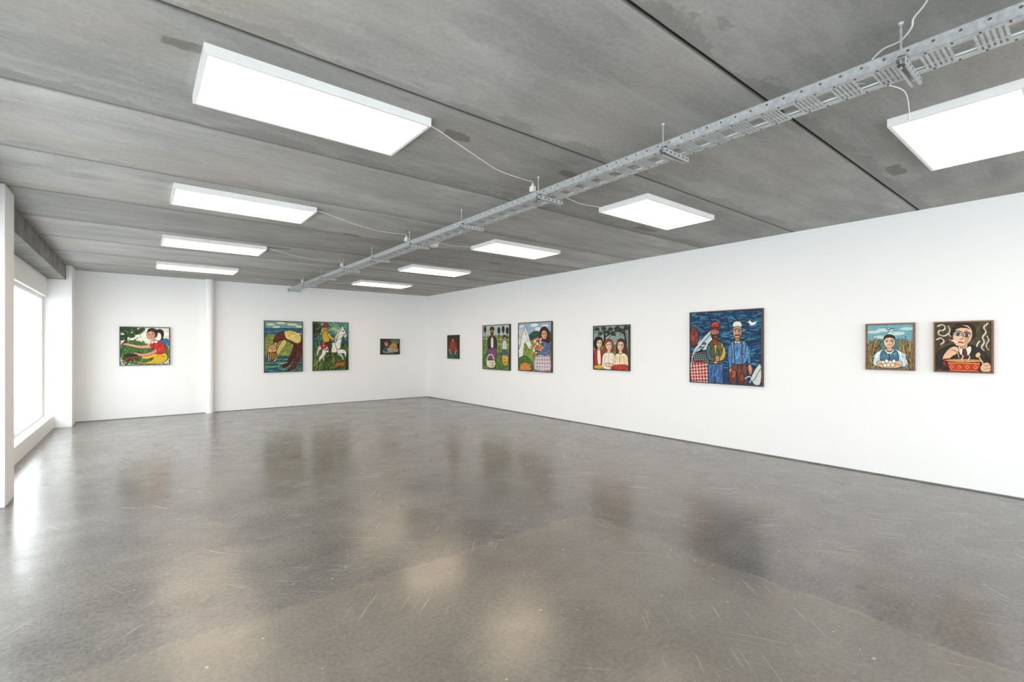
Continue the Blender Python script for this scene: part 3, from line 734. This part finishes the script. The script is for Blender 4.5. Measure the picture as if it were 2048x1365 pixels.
def p7(c):
    c.poly([(0, 0), (1, 0), (1, .35), (0, .35)], (148, 178, 196), None, 0, 6, 0)
    for x, y, r in ((.12, .07, .1), (.5, .05, .12), (.82, .08, .1), (.62, .13, .1)): c.ell(x, y, r, .034, (228, 230, 226), 0, None)
    c.poly([(.28, .30), (.42, .20), (.56, .17), (.70, .22), (.85, .14), (1, .20), (1, .45), (.28, .42)], (42, 74, 56))
    c.hatch((.36, .2, 1, .4), 90, .07, .012, 40, [(24, 48, 40), (74, 108, 74), (52, 88, 60)], .7)
    c.poly([(0, .38), (.6, .36), (1, .42), (1, 1), (0, 1)], (126, 150, 64), None)
    c.hatch((0, .38, 1, 1), 220, .08, .012, 60, [(80, 115, 48), (168, 180, 90), (55, 90, 42), (188, 164, 66)], .7)
    W, Sh = (232, 232, 226), (190, 196, 198)
    # horse: deep neck, arched crest, long face, muzzle lowered
    c.poly([(0, .20), (.08, .15), (.17, .12), (.20, .04), (.24, .12), (.30, .20), (.35, .32), (.40, .42), (.43, .49), (.41, .55), (.35, .56), (.29, .49), (.22, .42), (.18, .44), (.16, .56), (.14, .74), (0, .80)], W)
    c.poly([(0, .16), (.08, .10), (.17, .08), (.21, .14), (.12, .22), (.08, .34), (.05, .50), (0, .58)], Sh)
    c.hatch((0, .16, .12, .5), 16, .12, .010, 110, [(150, 158, 162), (240, 240, 236)], .4)
    c.ell(.245, .235, .016, .014, (25, 25, 28)); c.ell(.385, .50, .012, .010, (90, 70, 70)); c.line([(.36, .54), (.41, .52)], .008, (90, 70, 70))
    c.line([(.20, .42), (.30, .36), (.37, .36)], .012, (120, 50, 35)); c.line([(.20, .16), (.26, .30), (.30, .37)], .010, (120, 50, 35))
    c.poly([(.24, .20), (.31, .30), (.36, .42), (.30, .40), (.25, .30)], (206, 212, 212), None)
    c.poly([(0, .74), (.18, .68), (.36, .74), (.48, .88), (.48, 1), (0, 1)], (72, 112, 52)); c.poly([(.04, .90), (.14, .83), (.26, .82), (.38, .87), (.42, 1), (.04, 1)], (204, 134, 62)); c.hatch((.08, .86, .38, 1), 16, .08, .010, 20, [(150, 90, 40), (230, 176, 96)])
    # person in blue with checked skirt, arms round a bunch of flowers
    c.poly([(.52, .64), (.96, .63), (1, .80), (1, 1), (.46, 1)], (208, 206, 206))
    for k in range(7): c.line([(.54+k*.066, .64), (.48+k*.085, 1)], .012, (84, 112, 166))
    for k in range(5): c.line([(.48, .70+k*.07), (1, .69+k*.07)], .012, (192, 94, 98))
    c.poly([(.68, .36), (.80, .33), (.93, .37), (.99, .50), (.97, .66), (.56, .66), (.60, .50)], (88, 108, 150)); c.hatch((.64, .40, .94, .64), 24, .08, .010, 70, [(58, 76, 118), (124, 146, 184)], .3)
    c.poly([(.66, .20), (.70, .12), (.80, .08), (.90, .12), (.95, .24), (.96, .40), (.89, .42), (.70, .36)], (62, 36, 26))
    c.face(.80, .25, .085, .10, (222, 165, 130), -6); c.poly([(.69, .22), (.72, .13), (.80, .10), (.89, .14), (.91, .26), (.86, .18), (.78, .16)], (62, 36, 26), (34, 20, 16), .006)
    c.poly([(.52, .60), (.60, .50), (.72, .52), (.64, .66), (.56, .68)], (54, 104, 54)); c.ell(.62, .46, .14, .13, (45, 90, 45))
    c.dots((.47, .33, .76, .58), 56, .024, [(200, 50, 50), (235, 230, 215), (225, 180, 60), (215, 120, 140), (60, 105, 55)])
    c.poly([(.96, .50), (.99, .60), (.88, .68), (.68, .66), (.54, .64), (.52, .60), (.66, .60), (.84, .60)], (96, 116, 158)); c.poly([(.50, .60), (.58, .59), (.62, .63), (.56, .66), (.49, .64)], (222, 165, 130))
def p8(c):
    c.hatch((0, 0, 1, .5), 90, .2, .03, 15, [(150, 172, 178), (128, 150, 152), (175, 188, 185)])
    c.line([(.30, .5), (.34, .2), (.28, 0)], .06, (38, 32, 28)); c.line([(.34, .25), (.6, .12), (.95, .08)], .04, (38, 32, 28)); c.line([(.94, .4), (.88, .1), (.92, 0)], .05, (38, 32, 28))
    for x, y in ((.10, .06), (.30, .05), (.50, .07), (.68, .05), (.85, .14), (.20, .17), (.58, .18), (.95, .05), (.42, .14), (.76, .10)): c.ell(x, y, .08, .045, (36, 50, 42), c.r.uniform(-30, 30), None)
    c.hatch((0, 0, 1, .26), 110, .05, .012, 30, [(22, 32, 28), (78, 98, 72), (50, 68, 55)], .9)
    c.poly([(0, .45), (1, .4), (1, 1), (0, 1)], (112, 120, 64), None); c.hatch((0, .45, 1, 1), 60, .1, .014, 60, [(80, 100, 45), (150, 150, 80)], .6)
    # left girl, black bob, red cardigan
    c.poly([(0, .58), (.08, .52), (.20, .52), (.28, .58), (.31, .80), (.32, 1), (0, 1)], (178, 42, 38)); c.poly([(.10, .52), (.19, .52), (.21, .66), (.22, .90), (.11, .90)], (238, 228, 205)); c.hatch((0, .6, .1, .95), 12, .1, .010, 85, [(140, 28, 28), (204, 74, 60)], .2)
    c.poly([(0, .92), (.3, .88), (.32, 1), (0, 1)], (205, 165, 60)); c.poly([(.11, .47), (.18, .47), (.19, .55), (.11, .55)], (222, 186, 156))
    c.poly([(.02, .52), (0, .34), (.06, .25), (.16, .23), (.26, .28), (.29, .40), (.26, .46), (.08, .52)], (24, 20, 20))
    c.face(.165, .395, .085, .105, (238, 205, 175), 6, (180, 40, 40)); c.poly([(.05, .44), (.05, .32), (.12, .26), (.22, .27), (.27, .34), (.20, .315), (.10, .33), (.09, .44)], (24, 20, 20), None)
    # middle girl with tilted head and auburn hair
    c.poly([(.30, .46), (.34, .33), (.44, .28), (.55, .32), (.60, .44), (.60, .60), (.30, .62)], (142, 64, 32))
    c.poly([(.40, .55), (.50, .54), (.51, .63), (.40, .63)], (226, 192, 162))
    c.poly([(.27, .66), (.37, .60), (.45, .63), (.53, .60), (.62, .66), (.65, .82), (.63, 1), (.25, 1), (.25, .8)], (236, 226, 205))
    for a_, b_ in (((.45, .66), (.44, .98)), ((.35, .68), (.32, .95)), ((.55, .68), (.57, .95)), ((.29, .80), (.30, .95))): c.line([a_, b_], .010, (176, 156, 126))
    c.face(.45, .445, .088, .112, (240, 208, 180), -14, (185, 45, 40)); c.poly([(.33, .44), (.36, .34), (.45, .30), (.54, .34), (.56, .42), (.50, .36), (.42, .37)], (142, 64, 32), None)
    # right girl, long brown hair, striped shirt
    c.poly([(.66, .44), (.70, .33), (.79, .28), (.90, .32), (.96, .44), (.99, .66), (.92, .74), (.66, .70)], (74, 42, 28))
    c.poly([(.73, .56), (.83, .56), (.84, .64), (.73, .64)], (222, 184, 152))
    c.poly([(.60, .68), (.70, .62), (.78, .65), (.88, .61), (.98, .68), (1, .84), (1, 1), (.58, 1)], (240, 225, 190))
    for k in range(6): c.line([(.65+k*.055, .67), (.63+k*.066, .92)], .012, (205, 160, 60) if k % 2 else (170, 45, 40))
    c.poly([(.52, .92), (.74, .88), (1, .88), (1, 1), (.5, 1)], (185, 45, 42)); c.hatch((.55, .91, .98, 1), 14, .08, .010, 80, [(140, 28, 28), (214, 84, 66)], .3)
    c.face(.785, .455, .088, .115, (236, 200, 168), 4, (180, 40, 40)); c.poly([(.67, .46), (.70, .35), (.79, .30), (.88, .34), (.91, .46), (.86, .38), (.78, .36), (.71, .38)], (74, 42, 28), None)
    c.poly([(.34, .88), (.42, .85), (.54, .87), (.60, .91), (.50, .94), (.38, .93)], (236, 196, 165)); c.line([(.44, .88), (.50, .90)], .007, (160, 110, 84))
def p9(c):
    c.hatch((0, 0, 1, .8), 900, .09, .011, 4, [(10, 24, 45), (45, 125, 150), (40, 85, 140), (15, 45, 85), (20, 70, 100), (64, 145, 158), (14, 36, 66)], .3)
    # boat, sail rag, netting
    c.poly([(0, .20), (.08, .21), (.13, .30), (.13, .44), (.05, .48), (0, .46)], (120, 48, 42)); c.poly([(0, .30), (.07, .31), (.08, .42), (0, .42)], (165, 80, 60)); c.hatch((0, .22, .12, .46), 16, .08, .008, 70, [(80, 28, 28), (170, 90, 70)])
    c.poly([(.02, .76), (.05, .54), (.17, .38), (.33, .23), (.37, .27), (.35, .38), (.26, .54), (.14, .74)], (186, 204, 206))
    c.line([(.07, .58), (.20, .42), (.34, .28)], .016, (90, 130, 150)); c.line([(.09, .66), (.24, .48), (.35, .34)], .012, (236, 238, 234)); c.poly([(.13, .50), (.21, .42), (.25, .45), (.16, .56)], (58, 108, 138)); c.hatch((.1, .4, .3, .65), 20, .07, .007, 48, [(150, 172, 178), (222, 230, 228)], .2)
    c.poly([(.03, .62), (.14, .54), (.26, .54), (.30, .66), (.24, .78), (.06, .80)], (28, 30, 36))
    for k in range(7): c.line([(.05+k*.035, .60), (.10+k*.028, .78)], .006, (150, 160, 160)); c.line([(.05, .60+k*.028), (.28, .56+k*.034)], .006, (150, 160, 160))
    def man(hx, hy, skin, top, top2, legs, legs2, sh_l, sh_r, hip_l, hip_r, yh):
        c.poly([(hip_l, .70), (hip_r, .70), (hip_r+.015, .84), (hip_r, 1.02), (hx+.015, 1.02), (hx, .82), (hx-.015, 1.02), (hip_l-.01, 1.02), (hip_l-.015, .84)], legs)
        c.hatch((hip_l, .74, hip_r, 1), 34, .10, .010, 84, [legs2, sh(legs, 1.35)], .2)
        c.line([(hx, .74), (hx, .84)], .010, sh(legs2, .6))
        c.poly([(sh_l, .47), (sh_l+.05, .415), (hx-.03, .39), (hx+.03, .39), (sh_r-.05, .415), (sh_r, .47), (hip_r+.015, .60), (hip_r+.01, .73), (hip_l-.01, .73), (hip_l-.015, .60)], top)
        c.hatch((sh_l+.03, .45, sh_r-.03, .71), 40, .08, .009, 78, [top2, sh(top, 1.25)], .3)
        c.poly([(hx-.03, .34), (hx+.03, .34), (hx+.035, .42), (hx, .44), (hx-.035, .42)], sh(skin, .82))
        c.face(hx, hy, .062, .085, skin, 2)
    # left man: yellow shirt, olive vest, red cap and beard
    man(.37, .285, (198, 116, 82), (200, 164, 66), (150, 116, 40), (66, 100, 150), (38, 66, 112), .255, .50, .285, .475, 0)
    c.poly([(.295, .42), (.345, .40), (.365, .52), (.37, .73), (.28, .74), (.28, .58)], (88, 92, 52)); c.poly([(.40, .40), (.455, .42), (.475, .58), (.48, .74), (.40, .73), (.40, .52)], (96, 98, 55)); c.hatch((.29, .46, .36, .72), 12, .07, .008, 80, [(60, 64, 36), (124, 126, 76)], .2); c.hatch((.41, .46, .47, .72), 12, .07, .008, 80, [(60, 64, 36), (124, 126, 76)], .2)
    c.poly([(.26, .47), (.295, .44), (.31, .54), (.30, .62), (.36, .645), (.39, .63), (.40, .67), (.34, .70), (.27, .68), (.235, .60)], (72, 100, 112)); c.poly([(.485, .47), (.515, .50), (.53, .60), (.50, .67), (.43, .70), (.41, .66), (.47, .61)], (206, 170, 70))
    c.poly([(.375, .62), (.40, .60), (.43, .62), (.445, .66), (.43, .70), (.39, .70), (.375, .67)], (208, 144, 104)); c.line([(.39, .64), (.43, .655)], .006, (130, 80, 56)); c.line([(.39, .665), (.43, .675)], .006, (130, 80, 56)); c.poly([(.39, .54), (.42, .54), (.42, .62), (.39, .62)], (70, 130, 110))
    c.poly([(.325, .40), (.37, .42), (.415, .40), (.405, .45), (.37, .47), (.335, .45)], (180, 52, 45))
    c.poly([(.312, .30), (.33, .325), (.37, .318), (.41, .325), (.43, .30), (.425, .35), (.40, .385), (.37, .395), (.34, .385), (.317, .35)], (72, 42, 30)); c.line([(.352, .345), (.388, .345)], .011, (176, 76, 60)); c.hatch((.325, .33, .415, .38), 12, .03, .006, 80, [(110, 72, 50), (44, 26, 18)], .4)
    c.poly([(.305, .225), (.31, .165), (.345, .135), (.395, .135), (.43, .165), (.437, .225), (.37, .21)], (176, 50, 44)); c.poly([(.30, .235), (.37, .207), (.445, .235), (.47, .255), (.44, .262), (.37, .236), (.31, .25)], (122, 32, 30)); c.hatch((.32, .15, .42, .2), 10, .04, .007, 30, [(208, 86, 70), (130, 30, 30)])
    # right man: blue shirt, braces, white cap, moustache
    man(.685, .29, (212, 152, 114), (78, 140, 188), (46, 96, 148), (98, 56, 44), (62, 34, 28), .565, .83, .585, .80, 0)
    c.poly([(.565, .47), (.60, .45), (.615, .56), (.61, .68), (.615, .79), (.575, .80), (.555, .66), (.55, .54)], (70, 130, 180)); c.poly([(.572, .79), (.617, .785), (.625, .83), (.61, .87), (.585, .87), (.57, .83)], (208, 148, 108)); c.line([(.592, .82), (.592, .87)], .005, (130, 84, 60)); c.line([(.607, .82), (.605, .87)], .005, (130, 84, 60))
    c.poly([(.80, .45), (.835, .48), (.86, .60), (.865, .72), (.825, .73), (.81, .62), (.79, .54)], (70, 130, 180)); c.poly([(.825, .73), (.865, .72), (.89, .80), (.875, .86), (.85, .87), (.83, .81)], (208, 148, 108)); c.line([(.855, .81), (.862, .86)], .005, (130, 84, 60)); c.line([(.868, .80), (.874, .85)], .005, (130, 84, 60)); c.hatch((.805, .5, .855, .7), 8, .08, .008, 80, [(46, 96, 148), (124, 182, 212)], .2)
    c.line([(.635, .41), (.65, .74)], .018, (106, 46, 38)); c.line([(.745, .41), (.755, .74)], .018, (106, 46, 38)); c.poly([(.60, .80), (.67, .80), (.67, .92), (.60, .93)], (158, 80, 60)); c.poly([(.71, .86), (.77, .85), (.78, .96), (.72, .97)], (130, 70, 54))
    c.poly([(.64, .40), (.685, .43), (.73, .40), (.72, .455), (.685, .44), (.65, .455)], (214, 222, 226))
    c.poly([(.645, .335), (.665, .322), (.685, .328), (.71, .322), (.73, .337), (.71, .345), (.685, .338), (.66, .346)], (54, 36, 28), None)
    c.poly([(.62, .23), (.622, .17), (.655, .14), (.71, .14), (.745, .17), (.75, .23), (.685, .212)], (232, 228, 215)); c.poly([(.61, .24), (.685, .21), (.762, .24), (.74, .255), (.685, .24), (.63, .256)], (184, 178, 168))
    c.poly([(.86, .90), (.92, .78), (1, .68), (1, 1), (.90, 1)], (205, 212, 208)); c.line([(.90, .94), (1, .76)], .012, (90, 120, 140)); c.line([(.79, .92), (.84, .88), (.88, .91), (.85, .97)], .010, (225, 220, 205))
    c.poly([(0, .80), (.05, .72), (.16, .69), (.25, .73), (.275, .84), (.25, 1), (0, 1)], (172, 44, 44), sm=1); c.hatch((0, .74, .25, 1), 40, .05, .010, 40, [(120, 26, 32), (206, 84, 74), (60, 30, 40)], .8)
    for k in range(6): c.line([(.0+k*.047, .73), (.03+k*.045, 1)], .009, (232, 215, 205), 0); c.line([(0, .78+k*.045), (.265, .745+k*.05)], .009, (232, 215, 205), 0)
    c.line([(.01, .78), (.04, .56), (.12, .46), (.22, .48)], .010, (230, 220, 200))
    c.poly([(.825, .165), (.845, .14), (.862, .14), (.865, .165), (.90, .17), (.94, .155), (.925, .19), (.89, .205), (.855, .20), (.842, .175)], (240, 240, 235), None); c.line([(.815, .165), (.838, .16)], .008, (225, 150, 50)); c.line([(.84, .212), (.94, .21)], .007, (120, 180, 190))
def p10(c):
    c.poly([(0, 0), (1, 0), (1, .5), (0, .5)], (112, 168, 182), None, 0, 7, 0)
    for x, y, r in ((.15, .16, .1), (.4, .12, .12), (.65, .2, .12), (.88, .1, .1), (.3, .28, .1)): c.ell(x, y, r*1.3, r*.35, (196, 212, 205), 0, None)
    c.poly([(0, .42), (.25, .32), (.5, .4), (.75, .3), (1, .4), (1, .65), (0, .65)], (84, 118, 110), (40, 60, 55))
    c.poly([(0, .6), (1, .6), (1, 1), (0, 1)], (96, 82, 48), None)
    for sd_ in (0, 1):
        b = (0, .45, .26, 1) if sd_ == 0 else (.74, .45, 1, 1)
        c.hatch(b, 150, .34, .012, 80 if sd_ == 0 else 98, [(112, 86, 46), (70, 54, 32), (158, 126, 70), (52, 60, 40), (186, 158, 96)], .3)
    c.line([(.43, .09), (.49, .12), (.55, .08), (.58, .1)], .018, (45, 55, 60)); c.line([(.49, .12), (.47, .17)], .014, (45, 55, 60))
    c.poly([(.12, .92), (.16, .7), (.3, .57), (.42, .55), (.6, .55), (.72, .58), (.85, .7), (.9, .92), (.7, .96), (.3, .96)], (208, 222, 232))
    c.poly([(.34, .56), (.5, .62), (.66, .56), (.72, .74), (.68, .96), (.32, .96), (.28, .74)], (60, 112, 140))
    c.hatch((.32, .62, .68, .92), 60, .035, .012, 50, [(130, 180, 195), (38, 78, 108), (96, 148, 170)], .8)
    c.poly([(.38, .55), (.5, .64), (.62, .55), (.6, .6), (.5, .7), (.4, .6)], (236, 236, 228)); c.line([(.5, .66), (.5, .8)], .02, (40, 50, 66))
    c.hatch((.14, .66, .28, .9), 14, .14, .010, 60, [(160, 184, 204), (238, 242, 244)], .3); c.hatch((.74, .66, .88, .9), 14, .14, .010, 120, [(160, 184, 204), (238, 242, 244)], .3)
    c.poly([(.44, .46), (.56, .46), (.56, .58), (.5, .62), (.44, .58)], (214, 172, 138))
    c.face(.5, .39, .105, .135, (230, 192, 160), 0); c.poly([(.37, .36), (.38, .26), (.5, .21), (.62, .26), (.63, .36), (.58, .30), (.5, .285), (.42, .30)], (48, 32, 26))
    c.poly([(.2, .84), (.36, .8), (.5, .84), (.66, .8), (.8, .84), (.74, .97), (.5, .99), (.26, .97)], (226, 186, 152))
    for x, y in ((.36, .86), (.44, .83), (.52, .86), (.6, .83), (.48, .91), (.4, .92), (.57, .91)): c.ell(x, y, .035, .045, (238, 226, 202))
    for k in range(4): c.line([(.26+k*.03, .92), (.31+k*.03, .87)], .008, (130, 85, 60)); c.line([(.74-k*.03, .92), (.69-k*.03, .87)], .008, (130, 85, 60))
def p11(c):
    c.hatch((0, 0, 1, 1), 200, .12, .02, 40, [(78, 70, 42), (58, 50, 34), (96, 84, 50), (70, 44, 30)], .6)
    def swirl(pts, w=.022): c.line(pts, w, (222, 216, 200)); c.line([(x+.012, y+.012) for x, y in pts], w*.4, (140, 132, 112))
    swirl([(.04, .06), (.12, .02), (.2, .08), (.14, .16), (.06, .14), (.05, .24), (.16, .28), (.24, .22)]); swirl([(.02, .34), (.1, .3), (.18, .38), (.1, .44)]); swirl([(.24, .06), (.28, .14), (.24, .22), (.28, .28)], .016)
    swirl([(.8, .72), (.9, .6), (.82, .5), (.9, .4), (.84, .3), (.93, .2), (.86, .1), (.94, .03)]); swirl([(.72, .66), (.79, .58), (.74, .48), (.8, .38)], .018); swirl([(.96, .56), (.9, .46), (.97, .36), (.93, .28)], .016)
    c.poly([(.02, .62), (.2, .48), (.4, .44), (.62, .44), (.84, .54), (.98, .72), (1, 1), (0, 1), (0, .7)], (44, 36, 32))
    c.hatch((.04, .58, .96, .9), 36, .12, .012, 60, [(66, 54, 46), (28, 22, 20)], .4)
    c.poly([(.42, .46), (.54, .54), (.66, .46), (.66, .62), (.54, .72), (.42, .6)], (232, 228, 214)); c.poly([(.5, .54), (.57, .54), (.59, .72), (.5, .72)], (104, 40, 34))
    c.poly([(.43, .40), (.6, .40), (.6, .5), (.52, .55), (.44, .5)], (206, 162, 128))
    c.poly([(.28, .3), (.3, .1), (.4, .01), (.58, .0), (.72, .08), (.74, .26), (.68, .36), (.6, .3), (.4, .2)], (56, 32, 22))
    c.ell(.5, .27, .145, .225, (232, 192, 158), 12)
    c.poly([(.54, .12), (.63, .2), (.62, .38), (.54, .47), (.53, .3)], (206, 150, 112), None, 0)
    for x, y in ((.42, .235), (.575, .26)): c.ell(x, y, .052, .033, (238, 234, 222), 12, (26, 18, 16), .012); c.ell(x, y, .024, .026, (60, 90, 130), 0, (20, 20, 24), .008)
    c.line([(.35, .19), (.41, .16), (.48, .19)], .02, (44, 26, 20)); c.line([(.53, .205), (.59, .19), (.65, .23)], .02, (44, 26, 20))
    c.line([(.5, .2), (.515, .33), (.46, .345)], .014, (140, 86, 58)); c.line([(.40, .405), (.45, .395), (.51, .415)], .026, (150, 50, 44))
    c.poly([(.34, .16), (.42, .06), (.56, .06), (.68, .18), (.6, .12), (.46, .1)], (56, 32, 22), None)
    c.line([(.41, .40), (.28, .355)], .022, (240, 238, 230), 0); c.line([(.29, .357), (.262, .348)], .022, (225, 100, 40), 0)
    c.poly([(.14, .68), (.24, .54), (.34, .48), (.42, .5), (.44, .58), (.38, .66), (.3, .7), (.22, .82), (.12, .8)], (230, 188, 152))
    for k in range(3): c.line([(.27+k*.045, .54+k*.02), (.38+k*.03, .58+k*.03)], .008, (120, 76, 52))
    c.line([(.4, .58), (.44, .72)], .012, (200, 190, 160))
    c.poly([(.22, .78), (.5, .74), (.82, .78), (.81, .9), (.76, 1), (.28, 1), (.23, .9)], (196, 52, 34)); c.ell(.52, .775, .33, .045, (120, 30, 22), 0, (30, 14, 12), .012); c.ell(.52, .78, .28, .03, (196, 152, 90), 0, None)
    for k in range(4):
        x = .3+k*.145; c.poly([(x-.05, .91), (x, .86), (x+.05, .91), (x, .96)], (238, 160, 62), (120, 40, 24), .008, 6, 0); c.ell(x, .91, .018, .018, (150, 36, 26), 0, None)
    c.line([(.24, .84), (.5, .825), (.8, .84)], .014, (240, 170, 80)); c.line([(.27, .985), (.78, .985)], .012, (240, 170, 80))
    c.poly([(.2, .82), (.14, .8), (.13, .88), (.22, .91)], (160, 40, 28)); c.poly([(.83, .82), (.88, .8), (.89, .88), (.82, .91)], (160, 40, 28))
    swirl([(.48, .76), (.52, .68), (.46, .64)], .014); swirl([(.6, .76), (.64, .7), (.6, .64)], .014)
    c.poly([(.8, .92), (.86, .82), (.95, .8), (1, .86), (1, 1), (.84, 1)], (228, 184, 148)); c.line([(.86, .9), (.97, .86)], .008, (120, 76, 52)); c.line([(.87, .95), (.98, .92)], .008, (120, 76, 52))
    c.ell(.775, .66, .035, .055, (222, 196, 150), 20); c.line([(.79, .7), (.9, .9)], .02, (214, 184, 136))

def canvas_mesh(cv, w, h):
    nx, ny = cv.nx, cv.ny
    xs = np.linspace(-w/2, w/2, nx); zs = np.linspace(h, 0, ny)
    X, Z = np.meshgrid(xs, zs)
    co = np.stack([X, np.zeros_like(X), Z], -1).reshape(-1, 3)
    i = np.arange(nx*ny).reshape(ny, nx)
    q = np.stack([i[1:, :-1], i[1:, 1:], i[:-1, 1:], i[:-1, :-1]], -1).reshape(-1, 4)
    me = bpy.data.meshes.new('canvas')
    me.vertices.add(len(co)); me.vertices.foreach_set('co', co.ravel())
    me.loops.add(q.size); me.loops.foreach_set('vertex_index', q.ravel())
    me.polygons.add(len(q)); me.polygons.foreach_set('loop_start', np.arange(0, q.size, 4))
    me.update(calc_edges=True); me.validate()
    col = np.ones((nx*ny, 4)); col[:, :3] = lin(np.clip(cv.img, 0, 255)).reshape(-1, 3)
    a = me.color_attributes.new('Col', 'FLOAT_COLOR', 'POINT'); a.data.foreach_set('color', col.ravel())
    me.materials.append(M_PAINT)
    return me
FD = 0.045
def painting(wall, xl, xr, yt, yb, fn, bg, mat, lab, res=200, seed=1):
    if wall == 'back':
        x0, za = on_y(xl, yt, YB-FD); x1, _ = on_y(xr, yt, YB-FD)
        _, zb = on_y(xl, yb, YB-FD); w = x1-x0; loc = ((x0+x1)/2, YB-0.001, zb); rz = 0
    else:
        y0, za = on_x(xl, yt, XR-FD); y1, _ = on_x(xr, yt, XR)
        _, zb = on_x(xl, yb, XR-FD); w = y0-y1; loc = (XR-0.001, (y0+y1)/2, zb); rz = -math.pi/2
    h = za-zb
    t = thing('painting', lab, 'painting', loc, rz)
    r = 0.014; m = MB()
    m.box(-w/2, w/2, -FD, 0, 0, r).box(-w/2, w/2, -FD, 0, h-r, h)
    m.box(-w/2, -w/2+r, -FD, 0, r, h-r).box(w/2-r, w/2, -FD, 0, r, h-r)
    m.box(-w/2+r, w/2-r, -0.012, 0, r, h-r)
    m.build('frame', mat, t)
    cv = Cv(w-2*r, h-2*r, res, bg, seed); fn(cv)
    me = canvas_mesh(cv, w-2*r-0.004, h-2*r-0.004)
    o = bpy.data.objects.new('canvas', me); COL.objects.link(o); o.parent = t; o.location = (0, -FD+0.007, r+0.002)
    return t
painting('back', 239, 340, 653.5, 732, p1, (226, 222, 205), M_BLACKF, 'framed painting of a girl in a red shirt with a ponytail and yellow trousers', 180, 1)
painting('back', 528.5, 605.5, 641.5, 746, p2, (95, 125, 90), M_BLACKF, 'framed painting of a bent over figure in brown and yellow above the sea', 190, 2)
painting('back', 626, 697, 643.5, 742.5, p3, (45, 80, 40), M_BLACKF, 'framed painting of a rider in yellow on a white horse', 190, 3)
painting('back', 761.5, 799.5, 678, 709.5, p4, (50, 48, 38), M_BLACKF, 'smallest landscape painting, a reclining figure, hung near the back corner', 90, 4)
painting('right', 894.5, 919.5, 671, 717.5, p5, (60, 38, 30), M_BLACKF, 'small portrait format painting of a figure in red above teal water', 90, 5)
painting('right', 965, 1022, 651.5, 738.5, p6, (120, 140, 80), M_BLACKF, 'framed painting of a man in a purple kilt with a white basket', 180, 6)
painting('right', 1036, 1106, 646.5, 742, p7, (130, 150, 80), M_BROWNF, 'framed painting of a white horse head beside a person holding flowers', 190, 7)
painting('right', 1186, 1261, 652.5, 739.5, p8, (140, 150, 140), M_BLACKF, 'framed painting of three girls under dark trees in red and white', 190, 8)
painting('right', 1379, 1528, 625.5, 765, p9, (22, 55, 95), M_BROWNF, 'largest painting, two fishermen in caps against a deep blue sea', 290, 9)
painting('right', 1731, 1831, 648.5, 739.5, p10, (112, 168, 182), M_OAKF, 'framed painting of a person in a blue vest holding eggs among reeds', 210, 10)
painting('right', 1867, 1988, 644.5, 744.5, p11, (74, 64, 42), M_OAKF, 'framed painting of a smoker in a dark suit leaning over a red pot', 230, 11)

# ------------------------------------------------------------------ daylight
w = bpy.data.worlds.new('world'); sc.world = w; w.use_nodes = True
bg = w.node_tree.nodes['Background']
bg.inputs['Color'].default_value = (0.925, 0.965, 1.0, 1); bg.inputs['Strength'].default_value = 6.7
